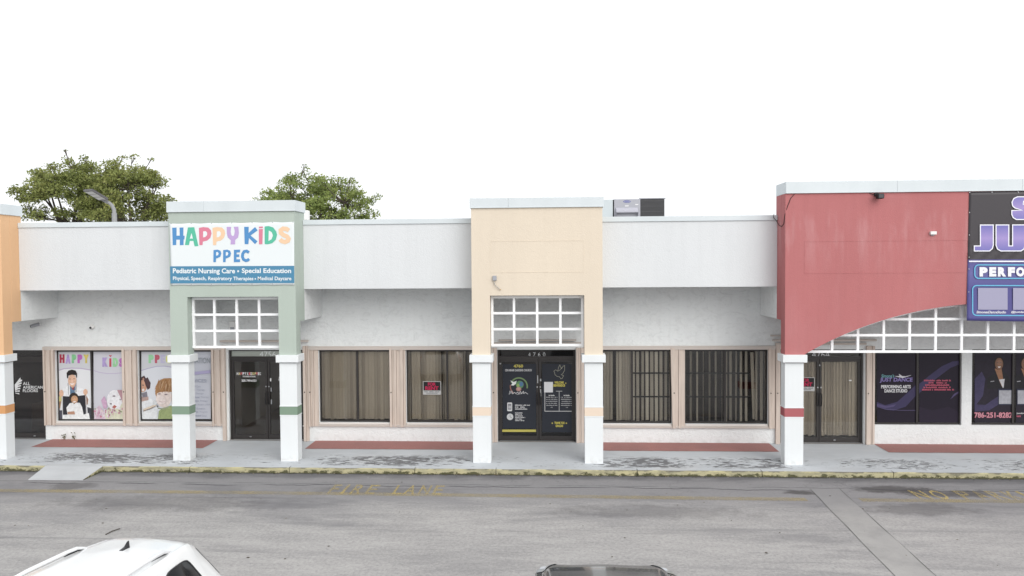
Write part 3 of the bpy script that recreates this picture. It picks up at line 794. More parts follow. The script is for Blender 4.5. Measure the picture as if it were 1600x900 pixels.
a.poly([(188, 778), (270, 770), (278, 808), (192, 808)], (.40, .23, .16)); a.stroke([(300, 700), (318, 830)], 4, (.60, .60, .61))
# clown-like crowd of toys in the second pane
a.ell(745, 640, 95, 120, (.66, .66, .68)); a.poly([(770, 520), (846, 520), (846, 720), (826, 640)], (.42, .25, .28)); a.ell(735, 592, 18, 9, (.20, .17, .19)); a.ell(698, 682, 13, 9, (.20, .17, .19)); a.ell(810, 632, 13, 10, (.34, .30, .32))
a.poly([(712, 720), (740, 695), (768, 712), (740, 742)], (.36, .12, .10)); a.poly([(640, 760), (700, 740), (790, 740), (846, 650), (846, 862), (620, 862)], (.58, .58, .45))
a.poly([(584, 640), (620, 590), (652, 660), (652, 730), (616, 740)], (.50, .33, .46)); a.poly([(505, 862), (505, 760), (560, 700), (620, 770), (640, 862)], (.55, .42, .50))
for k in range(34):
    u, v = random.uniform(510, 840), random.uniform(735, 855)
    a.ell(u, v, random.uniform(7, 17), random.uniform(5, 13), random.choice([(.46, .20, .27), (.60, .60, .44), (.30, .19, .18), (.64, .57, .60), (.52, .34, .42), (.28, .30, .20)]), random.uniform(0, 3))
for k in range(9): a.stroke([(520 + 26 * k, 850 - 20 * (k % 3)), (545 + 22 * k, 740 + 12 * (k % 4))], 7, random.choice([(.50, .24, .36), (.66, .62, .64)]))
a.build('window_graphic', wA)

a = Art((-10.9232, 0.0023, -4.44444e-05, 2.49662, 3.84615e-06, -0.00225), YG - .002, True)
a.photo = False; a.rect(75, 62, 478, 862, poster); a.rect(520, 62, 890, 862, (.52, .535, .59))
a.poly([(75, 862), (75, 292), (150, 270), (260, 246), (350, 244), (478, 262), (478, 862)], (.60, .62, .66))
a.stroke([(75, 294), (150, 270), (260, 244), (350, 242), (478, 262)], 8, (.36, .33, .48))
for ch, u0, u1, c in (('P', 160, 222, (.28, .55, .32)), ('P', 234, 292, (.44, .10, .14)), ('E', 302, 352, (.46, .44, .58)), ('C', 362, 430, (.58, .58, .20))): a.fat(ch, u0, 108, u1, 207, c, 5)
a.photo = True
# adult leaning in, then the boy
a.poly([(75, 862), (75, 640), (150, 600), (230, 650), (262, 700), (275, 862)], (.66, .68, .70)); a.poly([(75, 600), (160, 600), (160, 640), (75, 660)], (.42, .30, .27))
a.ell(92, 460, 52, 88, SK2); a.poly([(75, 372), (110, 352), (130, 385), (150, 372), (186, 440), (178, 500), (150, 520), (128, 470), (104, 400), (75, 410)], (.075, .045, .05)); a.ell(96, 465, 12, 6, K); a.ell(98, 522, 14, 16, (.70, .66, .64)); a.ell(100, 395, 10, 16, (.4, .24, .18)); a.poly([(80, 560), (140, 540), (150, 600), (90, 612)], (.20, .19, .22))
a.poly([(272, 862), (282, 770), (320, 735), (440, 700), (478, 690), (478, 862)], (.30, .36, .17)); a.stroke([(300, 850), (300, 790), (340, 755)], 5, (.20, .25, .11)); a.stroke([(270, 735), (330, 745), (400, 720)], 14, (.28, .31, .22))
a.ell(340, 610, 92, 118, (.67, .585, .55)); a.poly([(240, 570), (244, 480), (280, 415), (340, 385), (420, 382), (478, 400), (478, 690), (436, 690), (432, 545), (360, 540), (290, 548), (262, 560), (254, 600)], (.34, .185, .085))
hr = random.Random(4)
for k in range(46):
    u_ = hr.uniform(246, 440); a.stroke([(u_ + hr.uniform(-14, 6), hr.uniform(505, 556)), (u_ + 10 + hr.uniform(-8, 8), hr.uniform(445, 490)), (u_ * .72 + 110 + hr.uniform(-10, 10), hr.uniform(392, 425))], [3, hr.uniform(5, 9), 3], hr.choice(((.42, .25, .13), (.27, .14, .06), (.52, .35, .22), (.37, .20, .10), (.31, .17, .08))))
a.ell(290, 566, 17, 6, (.25, .20, .22)); a.ell(370, 572, 19, 6, (.25, .20, .22)); a.ell(325, 615, 12, 16, (.71, .62, .585)); a.stroke([(285, 652), (325, 660), (365, 652)], 6, (.48, .30, .30)); a.ell(310, 640, 60, 52, (.685, .61, .585))
a.stroke([(290, 655), (325, 662), (362, 654)], 5, (.47, .33, .34))
a.poly([(100, 745), (240, 690), (262, 704), (110, 772)], (.58, .50, .40)); a.stroke([(100, 768), (180, 742), (245, 712)], 7, (.16, .12, .12)); a.ell(240, 670, 26, 28, (.55, .57, .58)); a.poly([(258, 700), (285, 705), (268, 730)], (.10, .10, .11)); a.poly([(110, 776), (210, 744), (270, 770), (272, 862), (100, 862)], (.66, .68, .69))
a.photo = False
# right half: foundation heading, ribbon and list of services
a.poly([(520, 318), (700, 308), (890, 288), (890, 324), (700, 342), (520, 346)], (.40, .37, .55))
a.text('FOUNDATION', 520, 142, 885, 208, (.30, .33, .36), .01)
G_ = (.33, .35, .43)
a.text('SERVICES:', 600, 392, 852, 430, G_, .01)
for i, (t, u0, u1) in enumerate((('Care', 728, 775), ('Therapy', 728, 825), ('Therapy', 716, 810), ('Therapy', 776, 872), ('Therapy', 768, 862), ('Analysis /ABA', 740, 884), ('Education', 718, 830), ('Program', 768, 858), ('Inc', 800, 850))):
    a.text(t, u0, 464 + i * 43, u1, 490 + i * 43, G_); a.dashes(560, 468 + i * 43, u0 - 12, 484 + i * 43, G_, i)
a.build('window_graphic', wB)

# dance studio windows
DB = (.020, .016, .026); SWR = (.050, .043, .095); SWL = (.085, .07, .15)
a = Art((7.6725, 0.00292151, 2.77778e-05, 2.632, 6.35901e-06, -0.00302083), YG - .002)
for u0, u1 in ((160, 484), (512, 842)): a.rect(u0, 96, u1, 690, DB, .25)
a.poly([(160, 520), (230, 548), (330, 520), (420, 440), (484, 380), (484, 470), (400, 560), (300, 592), (230, 585), (160, 560)], SWR, .25)
a.poly([(160, 536), (240, 556), (320, 540), (300, 560), (230, 572), (160, 556)], SWL, .25); a.stroke([(160, 560), (240, 582), (360, 590), (484, 590)], 4, SWL)
a.poly([(512, 372), (600, 300), (700, 225), (790, 185), (842, 180), (842, 210), (770, 240), (690, 300), (600, 370), (512, 450)], SWR, .25); a.poly([(770, 500), (800, 455), (842, 430), (842, 445), (805, 470)], SWL, .25); a.poly([(512, 560), (620, 590), (760, 560), (842, 600), (842, 690), (512, 690)], (.026, .02, .034), .25)
a.text("Simone's", 197, 290, 306, 318, (.16, .38, .40), .01, .25); a.text('JUST DANCE', 184, 318, 460, 362, (.13, .10, .27), .04, .1); a.text('JUST DANCE', 186, 321, 457, 359, (.24, .20, .42), .0, .1)
a.poly([(306, 306), (350, 305), (342, 286), (372, 306), (400, 308), (445, 300), (402, 314), (375, 322), (345, 316)], (.55, .55, .58)); a.stroke([(400, 309), (445, 299)], 3, (.5, .5, .55))
a.text('PERFORMING ARTS', 196, 380, 442, 408, (.66, .66, .68), .03); a.text('DANCE STUDIO', 224, 414, 413, 442, (.66, .66, .68), .03)
RD = (.44, .09, .14)
for i, (u0, u1) in enumerate(((552, 776), (590, 742), (562, 762), (548, 780), (530, 806))): a.dashes(u0, 336 + 19 * i, u1, 349 + 19 * i, RD, i)
a.build('window_graphic', wG)
a = Art((7.6725, 0.00292151, 2.77778e-05, 2.632, 6.35901e-06, -0.00302083), YG - .002, True)
for u0, u1 in ((972, 1284), (1312, 1600)): a.rect(u0, 96, u1, 690, DB, .25)
a.poly([(972, 330), (1030, 270), (1060, 330), (1040, 470), (972, 560)], SWR, .25); a.poly([(972, 540), (1060, 545), (1170, 470), (1170, 540), (1090, 590), (972, 600)], SWR, .25)
def lady(c):
    a.poly([(c - 100, 410), (c - 92, 320), (c - 40, 285), (c - 30, 250), (c + 24, 250), (c + 62, 292), (c + 90, 330), (c + 96, 410)], (.017, .016, .020), .35)
    a.poly([(c - 36, 245), (c + 20, 245), (c + 34, 332), (c + 24, 395), (c + 4, 350)], (.28, .145, .085), .5); a.poly([(c, 335), (c + 46, 330), (c + 38, 402), (c + 30, 402)], (.52, .52, .54))
    a.ell(c - 2, 200, 42, 56, (.022, .018, .018)); a.ell(c, 206, 33, 49, (.21, .115, .075)); a.ell(c + 4, 196, 22, 24, (.27, .15, .10)); a.ell(c - 13, 196, 6, 3, K); a.ell(c + 13, 196, 6, 3, K); a.poly([(c - 12, 228), (c + 14, 226), (c + 8, 238), (c - 4, 240)], (.66, .62, .60))
    a.stroke([(c - 70, 352), (c - 40, 348)], 6, (.35, .35, .38))
lady(1172); lady(1388)
for u in (1165, 1318): a.rect(u, 412, u + 118, 545, (.030, .033, .06), .3); a.rect(u + 6, 424, u + 108, 536, (.36, .365, .40), .4)
a.text('786-251-8282', 968, 604, 1280, 652, (.50, .16, .22), .035); a.text('786-251-8282', 972, 608, 1276, 648, (.58, .30, .34), .0)
a.text('Justdance', 1314, 606, 1400, 622, (.62, .62, .64), .02); a.text('www', 1314, 630, 1350, 646, (.50, .12, .18), .02)
a.build('window_graphic', wH)

# ================================================================== doors
def door(key, div, gl, z0=.03, zt=2.145, transom=True, mid=.055, label=None):
    x0, x1 = DOOR[key]; y = W + .09; t = .05; div *= 1.005
    m = MB(); m.box(x0, x0 + t, y - .02, y + .09, z0, ZH).box(x1 - t, x1, y - .02, y + .09, z0, ZH).box(x0 + t, x1 - t, y - .02, y + .09, ZH - .03, ZH)
    m.box(x0 + t, x1 - t, y - .02, y + .09, zt, zt + .065)
    d = m.build('door', MT['bronze'], B)
    if label: d['label'] = label
    box('transom_pane', x0 + t, x1 - t, y + .03, y + .038, zt + .065, ZH - .03, gl, d)
    box('threshold', x0, x1, y - .06, y + .1, .0, z0, flat((.36, .37, .37), .5, .4), d)
    for a, b, hs in ((x0 + t, div - .006, 1), (div + .006, x1 - t, -1)):
        m = MB(); q = mid
        m.box(a, a + q, y, y + .045, z0 + .005, zt - .005).box(b - q, b, y, y + .045, z0 + .005, zt - .005)
        m.box(a + q, b - q, y, y + .045, z0 + .005, z0 + .13).box(a + q, b - q, y, y + .045, zt - .075, zt - .005)
        m.build('door_leaf', MT['bronze'], d)
        box('door_pane', a + q, b - q, y + .018, y + .026, z0 + .13, zt - .075, gl, d)
        hx = div - hs * .04
        h = MB(); h.tube([(hx, y - .002, 1.28), (hx, y - .06, 1.26), (hx, y - .06, .98), (hx, y - .002, .96)], .012, 8)
        h.build('handle', MT['dark'], d)
        MB().cyl((hx, y - .014, 1.42), (hx, y + .002, 1.42), .018, 12).build('lock', MT['steel'], d)
    return d
dA = door('AF', -14.30, MT['glass_dark'], label='dark glass door with white flooring shop lettering')
dP = door('P', -7.345, MT['glass_clear'], label='glass double door numbered 4756')
dQ = door('Q', -.297, MT['glass_dark'], label='black printed double door numbered 4760')
dT = door('T', 6.71, MT['glass'], label='glass double door numbered 4764 with blinds')
YD = W + .106
WH = (.72, .72, .72)
a = Art((-14.6006, 0.00313889, -7.91667e-05, 2.503, 8.33333e-06, -0.0030375), YD)
a.text('ALL', 190, 322, 252, 350, WH, .012); a.text('AMERICAN', 190, 356, 366, 382, WH, .012); a.text('FLOORS', 190, 386, 322, 412, WH, .012)
for k in range(6):
    a.poly([(182 - k * 5, 300 + k * 24), (150 - k * 4, 318 + k * 20), (120, 350 + k * 14), (128, 358 + k * 13), (160 - k * 4, 326 + k * 20), (184 - k * 5, 312 + k * 24)], WH)
a.poly([(168, 282), (118, 346), (124, 420), (130, 352), (172, 306)], WH)
a.build('lettering', dA)
a = Art((-10.3911, 0.00418351, -7.22222e-05, 2.828, 1.29229e-05, -0.00411528), YD)
a.rect(486, 118, 940, 164, (.36, .385, .35), .25)
a.text('4756', 672, 122, 776, 158, (.66, .68, .68), .0)
a.build('transom_number', dP)
a = Art((-10.3911, 0.00418351, -7.22222e-05, 2.828, 1.29229e-05, -0.00411528), YD)
cl = [(.70, .70, .70), (.70, .60, .30), (.55, .12, .14), (.70, .70, .72), (.70, .70, .70)]
for i, ch in enumerate('HAPPY'): a.text(ch, 526 + i * 12.6, 254, 537 + i * 12.6, 272, cl[i % 5], .05)
for i, ch in enumerate('KIDS'): a.text(ch, 593 + i * 11, 254, 602 + i * 11, 272, cl[(i * 2) % 5], .05)
for i, ch in enumerate('PPEC'): a.text(ch, 641 + i * 10.5, 254, 650 + i * 10.5, 272, cl[(i + 1) % 5], .05)
a.text('FOUNDATION', 566, 276, 646, 286, WH, .03); a.text('305-749-6151', 558, 299, 652, 315, WH, .03)
a.text('HAPPY', 796, 282, 850, 296, WH, .04); a.text('FOUNDATION', 792, 298, 870, 308, WH, .03)
a.build('lettering', dP)
a = Art((-2.12287, 0.00382158, -2.22222e-05, 2.64812, 1.32556e-05, -0.00384306), YD)
VN = (.026, .029, .038); YL = (.50, .44, .10)
a.rect(236, 168, 462, 602, VN, .35); a.rect(502, 168, 722, 626, VN, .35); a.rect(232, 608, 460, 624, (.45, .40, .10), .4)
a.text('4760', 310, 171, 374, 192, YL, .03); a.text('CSN MIAMI GARDENS CHURCH', 252, 202, 432, 217, (.50, .50, .51), .035)
a.stroke([(345 + 57 * math.cos(R(t)), 318 + 57 * math.sin(R(t))) for t in range(205, 375, 12)], 9, (.16, .24, .11)); a.stroke([(345 + 57 * math.cos(R(t)), 318 + 57 * math.sin(R(t))) for t in range(130, 200, 12)], 7, (.28, .13, .10))
a.ell(352, 306, 26, 26, (.10, .23, .10)); a.ell(362, 302, 13, 16, (.08, .16, .28)); a.ell(340, 312, 10, 12, (.25, .36, .12)); a.ell(344, 336, 18, 15, (.36, .20, .18)); a.ell(344, 334, 10, 9, (.46, .28, .24))
a.poly([(288, 278), (312, 288), (330, 280), (326, 300), (310, 312), (292, 310), (302, 298)], (.66, .68, .66))
a.stroke([(280, 372), (286, 348), (292, 366), (298, 348), (304, 368), (316, 358), (326, 366), (336, 356), (346, 366), (356, 352), (364, 366), (376, 350), (378, 366), (390, 358), (406, 370)], 3, (.62, .62, .63)); a.stroke([(330, 372), (368, 366)], 2, (.62, .62, .63))
a.rrect(267, 426, 300, 484, 6, (.60, .60, .61)); a.rrect(272, 434, 295, 474, 2, (.20, .20, .22)); a.rect(275, 448, 293, 466, (.40, .40, .42)); a.ell(286, 522, 22, 22, (.52, .53, .54)); a.stroke([(286, 506), (286, 522), (298, 530)], 3, (.12, .12, .13))
for i, u1 in enumerate((420, 386, 402)): a.dashes(320, 440 + i * 13, u1, 447 + i * 13, (.60, .60, .61), i)
for i, u1 in enumerate((378, 366, 372, 388, 366, 382)): a.dashes(320, 493 + i * 10.2, u1, 499 + i * 10.2, (.60, .60, .61), 9 + i)
DV = (.36, .35, .28)
a.stroke([(580, 216), (592, 207), (606, 216), (612, 190), (620, 174), (632, 200), (640, 184), (652, 178), (652, 210), (640, 232), (630, 240), (645, 246), (638, 262), (628, 268), (618, 254), (600, 250), (588, 240), (584, 222)], 2.2, DV, .5, True); a.stroke([(606, 216), (622, 208), (634, 192)], 2.2, DV)
a.text('WELCOME', 584, 284, 646, 300, YL, .05); a.text('BIENVENIDOS', 577, 303, 655, 320, YL, .05); a.rect(656, 293, 663, 299, YL)
a.rect(515, 288, 574, 358, (.62, .62, .64), .7)
a.stroke([(520, 352), (520, 484), (714, 484), (714, 352)], 3.5, (.60, .60, .61)); a.stroke([(616, 352), (616, 482)], 2.5, (.60, .60, .61)); a.stroke([(595, 350), (636, 350)], 3, (.5, .5, .5))
for u in (566, 666):
    a.dashes(u - 20, 374, u + 20, 382, (.6, .6, .6), 3)
    for i in range(6): a.dashes(u - (38 if i < 5 else 8), 388 + i * 13.5, u + (38 if i < 5 else 8), 393 + i * 13.5, (.42, .42, .43), i + int(u))
a.text('THANK YOU', 584, 554, 652, 570, YL, .05); a.text('GRACIAS', 592, 574, 642, 590, YL, .05); a.rect(566, 560, 574, 568, YL); a.rect(660, 560, 668, 568, YL)
a.build('lettering', dQ)
a = Art((-2.12287, 0.00382158, -2.22222e-05, 2.64812, 1.32556e-05, -0.00384306), YD)
for i, ch in enumerate('4760'): a.text(ch, 408 + i * 33, 91, 424 + i * 33, 119, (.55, .56, .57), -.005)
a.build('transom_number', dQ)
a = Art((5.47812, 0.00553333, 4.30556e-05, 3.75275, 1.44444e-05, -0.00570417), YD)
a.text('4764', 194, 249, 272, 280, (.62, .63, .64), -.005)
a.build('transom_number', dT)
# small stickers, lock plates and letter slots on the doors
for d, x, z, w_, h_, m in ((dP, -7.29, 1.60, .03, .08, 'plasticw'), (dP, -7.28, 1.34, .025, .10, 'steel'), (dP, -7.28, 1.02, .03, .12, 'steel'), (dQ, -.325, 1.62, .03, .20, 'steel'), (dQ, -.25, 1.60, .04, .06, 'steel'), (dQ, -.25, 1.27, .03, .18, 'steel'),
                           (dT, 6.745, 1.98, .03, .03, 'steel'), (dT, 7.50, 1.60, .06, .03, 'plasticw'), (dT, 7.12, .095, .05, .02, 'steel'), (dP, -7.85, .10, .05, .015, 'steel'), (dA, -13.72, .09, .05, .02, 'steel'), (dA, -13.39, 2.06, .03, .03, 'steel'), (dQ, -1.28, 2.02, .04, .03, 'steel'), (dP, -6.43, .39, .05, .03, 'plasticw')):
    box('hardware', x - w_ / 2, x + w_ / 2, W + .066, W + .088, z - h_ / 2, z + h_ / 2, MT[m], d, .003)

# things seen through the glass doors
t = thing('french_door', 'white interior door with small panes inside the shop numbered 4756', 'door', (-7.55, 5.9, .03))
DM = flat((.62, .54, .58), .6, .2)
m = MB(); m.box(-8.05, -7.15, 5.98, 6.03, .03, 2.1); m.build('door_leaf', DM, t)
for i in range(2):
    for j in range(4): box('pane', -7.88 + i * .29, -7.64 + i * .29, 5.965, 5.975, .75 + j * .32, 1.02 + j * .32, flat((.025, .025, .03), .15, .5), t)
t = thing('cardboard_carton', 'brown carton standing inside the flooring shop door', 'box', (-14.15, 3.1, .03))
box('carton_body', -14.45, -13.85, 2.9, 3.3, .03, .78, flat((.36, .27, .19), .8, .1), t, .01); box('printed_panel', -14.05, -13.88, 2.893, 2.899, .12, .72, flat((.06, .06, .07), .5, .2), t)
t = thing('floor_sample_board', 'tilted wood sample board inside the flooring shop door', 'board', (-13.8, 3.4, 1.6))
m = MB(); m.add([(-14.1, 3.36, 1.52), (-13.72, 3.36, 1.50), (-13.66, 3.5, 2.02), (-14.05, 3.5, 2.0), (-14.1, 3.40, 1.52), (-13.72, 3.40, 1.50), (-13.66, 3.54, 2.02), (-14.05, 3.54, 2.0)], [(0, 1, 2, 3), (7, 6, 5, 4), (0, 4, 5, 1), (1, 5, 6, 2), (2, 6, 7, 3), (3, 7, 4, 0)]); m.build('board_panel', flat((.33, .22, .14), .5, .3), t)
m = MB(); m.box(-13.95, -13.9, 3.56, 3.6, .03, 1.6).box(-13.98, -13.87, 3.5, 3.9, .03, .06); m.build('stand', MT['dark'], t)

# ================================================================== rent signs
def rent_sign(label, xc, zc, y):
    t = thing('rent_sign', label, 'sign', (xc, y, zc - .17), 'red and black rent signs')
    w2, h2 = .235, .175
    box('sign_board', xc - w2, xc + w2, y - .004, y, zc - h2, zc + h2, flat((.44, .43, .42), .5, .3), t)
    a = Art((xc - w2, .001, 0, zc + h2, 0, -.001), y - .0055)
    a.rect(16, 16, 454, 240, (.018, .018, .020), .4); a.rect(16, 246, 454, 334, (.46, .46, .46), .5)
    a.text('FOR', 130, 30, 340, 120, (.42, .02, .07), .05); a.text('RENT', 60, 130, 410, 228, (.42, .02, .07), .05)
    a.dashes(40, 260, 430, 286, (.14, .14, .14), 1); a.dashes(90, 300, 380, 320, (.17, .17, .17), 2)
    a.build('lettering', t)
rent_sign('red and black rent sign in the window left of the peach tower', -3.055, 1.39, W + .083)
rent_sign('red and black rent sign on the glass door beside the red tower column', 6.40, 1.50, W + .103)

# ================================================================== banners
def cloth(name, aff, outline, nu, nv, y, mat, parent, scal=0, amp=.004, wr=None):
    """thin sheet with thickness; outline gives the four corners in poster coordinates (tl, tr, br, bl)"""
    tl, tr, br, bl = [Vector(p) for p in outline]; a = aff; V = []
    P = lambda u, v: (a[0] + a[1] * u + a[2] * v, a[3] + a[4] * u + a[5] * v)
    for lay in (0, 1):
        for j in range(nv + 1):
            for i in range(nu + 1):
                s, t = i / nu, j / nv
                p = tl.lerp(tr, s).lerp(bl.lerp(br, s), t)
                sag = abs(math.sin(math.pi * s * 6)) * scal
                if j == 0: p = p + Vector((0, sag))
                if j == nv: p = p - Vector((0, sag * .8))
                X, Z = P(p.x, p.y)
                yy = y + amp * math.sin(X * 2.1 + Z * 1.3) + (wr(s, t) if wr else 0) - .003 * (1 - lay)
                V.append((X, yy, Z))
    F = []; n = (nu + 1) * (nv + 1)
    for j in range(nv):
        for i in range(nu):
            q = j * (nu + 1) + i; F.append((q, q + nu + 1, q + nu + 2, q + 1)); F.append((n + q, n + q + 1, n + q + nu + 2, n + q + nu + 1))
    for i in range(nu):
        F.append((i, i + 1, n + i + 1, n + i)); q = nv * (nu + 1) + i; F.append((q + 1, q, n + q, n + q + 1))
    for j in range(nv):
        q = j * (nu + 1); F.append((q + nu + 1, q, n + q, n + q + nu + 1)); q += nu; F.append((q, q + nu + 1, n + q + nu + 1, n + q))
    return put(name, mesh(name, V, F, mat, None, True), parent)

t = thing('banner', 'white banner with big multicoloured letters above a blue strip on the green tower', 'banner', (-7.38, -.02, 4.12))
A1 = (-9.04638, 0.00151761, -2.66667e-05, 6.29125, -1.30682e-05, -0.0014825)
cloth('banner_sheet', A1, [(147, 489), (2094, 466), (2100, 1455), (176, 1466)], 60, 24, -.012, flat((.70, .74, .75), .5, .3), t, 9, .0)
a = Art(A1, -.0165)
BL, GN, PK, PE, LV, WHT = (.085, .25, .50), (.10, .45, .31), (.62, .20, .28), (.76, .53, .35), (.46, .33, .58), (.70, .74, .75)
a.poly([(193, 558), (262, 555), (262, 682), (312, 682), (308, 556), (370, 553), (368, 682), (388, 682), (385, 742), (372, 742), (372, 830), (312, 832), (314, 745), (258, 745), (256, 830), (200, 832)], BL)
a.poly([(440, 552), (540, 550), (605, 845), (545, 850), (525, 765), (470, 765), (456, 830), (393, 830)], GN); a.poly([(497, 640), (518, 728), (470, 728)], WHT)
for d, c in ((0, PK), (214, PE)):
    a.poly([(612 + d, 560), (680 + d, 548), (760 + d, 555), (800 + d, 596), (811 + d, 650), (792 + d, 715), (745 + d, 758), (674 + d, 775), (670 + d, 830), (620 + d, 830)], c)
    a.poly([(680 + d, 615), (720 + d, 612), (742 + d, 635), (740 + d, 675), (712 + d, 703), (678 + d, 710)], WHT)
a.poly([(1048, 545), (1118, 545), (1110, 620), (1120, 675), (1145, 690), (1165, 675), (1174, 610), (1157, 545), (1228, 542), (1238, 640), (1225, 710), (1180, 750), (1178, 818), (1108, 820), (1112, 755), (1065, 710), (1050, 650)], LV)
a.poly([(1320, 545), (1392, 545), (1388, 640), (1490, 548), (1530, 600), (1420, 680), (1528, 770), (1490, 815), (1395, 720), (1385, 815), (1328, 815)], BL)
a.poly([(1550, 542), (1611, 540), (1611, 566), (1550, 566)], PK); a.poly([(1548, 580), (1611, 578), (1604, 816), (1551, 818)], PK)
a.poly([(1638, 540), (1700, 533), (1770, 555), (1818, 615), (1832, 670), (1812, 745), (1760, 798), (1690, 817), (1640, 815)], GN); a.poly([(1703, 603), (1748, 628), (1768, 680), (1745, 740), (1698, 766)], WHT)
a.stroke([(2015, 604), (1975, 577), (1925, 573), (1888, 600), (1890, 640), (1930, 672), (1985, 695), (2010, 730), (2000, 762), (1955, 782), (1905, 768), (1878, 738)], 66, PE)
for d in (0, 152):
    a.poly([(842 + d, 908), (905 + d, 900), (950 + d, 918), (964 + d, 960), (950 + d, 1010), (900 + d, 1035), (882 + d, 1036), (878 + d, 1096), (840 + d, 1096)], BL); a.poly([(884 + d, 940), (910 + d, 938), (922 + d, 962), (912 + d, 988), (884 + d, 996)], WHT)
a.poly([(1162, 904), (1258, 900), (1256, 942), (1204, 945), (1202, 975), (1246, 974), (1244, 1014), (1200, 1016), (1200, 1052), (1256, 1050), (1256, 1094), (1160, 1096)], BL)
a.stroke([(1396, 946), (1360, 922), (1320, 930), (1298, 968), (1294, 1010), (1310, 1052), (1345, 1072), (1378, 1064), (1398, 1044)], 44, BL)
a.poly([(160, 1163), (2098, 1152), (2100, 1420), (166, 1432)], (.075, .225, .36))
a.text('Pediatric Nursing Care', 204, 1192, 1180, 1296, WHT, .028); a.ell(1228, 1238, 15, 16, WHT); a.text('Special Education', 1284, 1190, 2052, 1288, WHT, .028)
a.text('Physical, Speech, Respiratory Therapies', 206, 1322, 1466, 1396, WHT, .022); a.ell(1496, 1357, 11, 12, WHT); a.text('Medical Daycare', 1534, 1320, 2056, 1394, WHT, .022)
a.build('lettering', t)
m = MB()
for i in range(7):
    for v in (494, 1452):
        X, Z = a.P(176 + i * 317, v - (i * 3.5)); m.cyl((X, -.022, Z), (X, -.012, Z), .011, 8)
m.build('grommet', MT['steel'], t)

def grad():
    k = NT('violet_gradient_print'); z = k.xyz()[2]
    f = k.math('PINGPONG', k.math('SUBTRACT', z, 4.72), .33)
    c = k.mix(k.ramp(f, 0, .33), (.13, .135, .40), (.33, .26, .53)); return k.done(c, .45, .3)
t = thing('banner', 'dark dance studio banner with violet letters on the red tower', 'banner', (11.3, -.02, 3.2))
A2 = (9.01325, 0.00166565, 1.94444e-05, 6.2165, -1.22249e-05, -0.00171944)
def wrinkle(s, t_):
    e = math.exp(-((t_ - .47) / .07) ** 2) * .012 * math.sin(s * 90 + t_ * 60)
    return e - .05 * max(0, t_ - .75) * (1 - s * .3)
def two_tone():
    k = NT('printed_vinyl'); z = k.xyz()[2]
    c = k.mix(k.ramp(z, 4.585, 4.590), (.078, .072, .235), (.046, .041, .047))
    lo = k.math('MULTIPLY', k.ramp(z, 3.95, 4.30, 0, 1), k.ramp(z, 4.59, 4.3, 0, 1)); c = k.mix(k.math('MULTIPLY', lo, .7), c, (.14, .135, .33))
    return k.done(c, .42, .35)
cloth('banner_sheet', A2, [(115, 82), (2600, 50), (2600, 1760), (75, 1728)], 70, 40, -.012, two_tone(), t, 0, .003, wrinkle)
a = Art(A2, -.03)
WL = (.78, .78, .84); GR = grad()
Jp = [(250, 505), (415, 505), (415, 760), (402, 805), (368, 836), (172, 836), (172, 772), (250, 772)]
Up = [(450, 505), (612, 505), (612, 772), (660, 772), (660, 505), (822, 505), (822, 765), (804, 812), (765, 836), (510, 836), (468, 812), (450, 765)]
Sp = [(930, 148), (722, 148), (675, 170), (652, 215), (660, 262), (690, 290), (780, 318), (650, 322), (650, 372), (668, 412), (708, 436), (920, 436), (958, 412), (975, 372), (968, 325), (930, 300), (835, 268), (795, 240), (800, 205), (830, 205), (830, 238), (970, 238), (970, 195), (958, 165)]
for p in (Jp, Up, Sp): a.poly(p, GR)
for p in (Jp, Up, Sp): a.stroke(p, 13, WL, .5, True)
a.rect(104, 960, 2598, 977, WL)
CY = (.14, .42, .62)
def rline(u0, v0, u1, v1, r, wd, col):
    p = []
    for cx, cy, a0 in ((u1 - r, v1 - r, 0), (u0 + r, v1 - r, 90), (u0 + r, v0 + r, 180), (u1 - r, v0 + r, 270)):
        for k in range(6): q = R(a0 + 18 * k); p.append((cx + r * math.cos(q), cy + r * math.sin(q)))
    a.stroke(p, wd, col, .5, True)
rline(178, 1014, 2500, 1186, 50, 15, CY); rline(150, 1278, 2540, 1660, 50, 15, CY)
for ch, u0, u1 in (('P', 238, 342), ('E', 362, 452), ('R', 472, 578), ('F', 600, 690), ('O', 704, 812)): a.text(ch, u0, 1042, u1, 1162, (.74, .74, .78), .075)
for u in (218, 665): a.rect(u, 1308, u + 378, 1586, (.33, .32, .44))       # the codes are left blank
a.text('SimonesDanceStudio', 196, 1600, 576, 1634, (.66, .66, .72), .03, .25); a.text('@justdan', 640, 1600, 820, 1634, (.66, .66, .72), .03, .25)
a.build('lettering', t)
m = MB()
for v in (90, 345, 632, 915, 1066, 1360):
    X, Z = a.P(118 - v * .012, v); m.cyl((X, -.03, Z), (X, -.012, Z), .010, 8)
for u in (400, 733, 1066, 1400, 1733, 2066):
    X, Z = a.P(u, 88); m.cyl((X, -.03, Z), (X, -.012, Z), .010, 8)
m.build('grommet', MT['steel'], t)

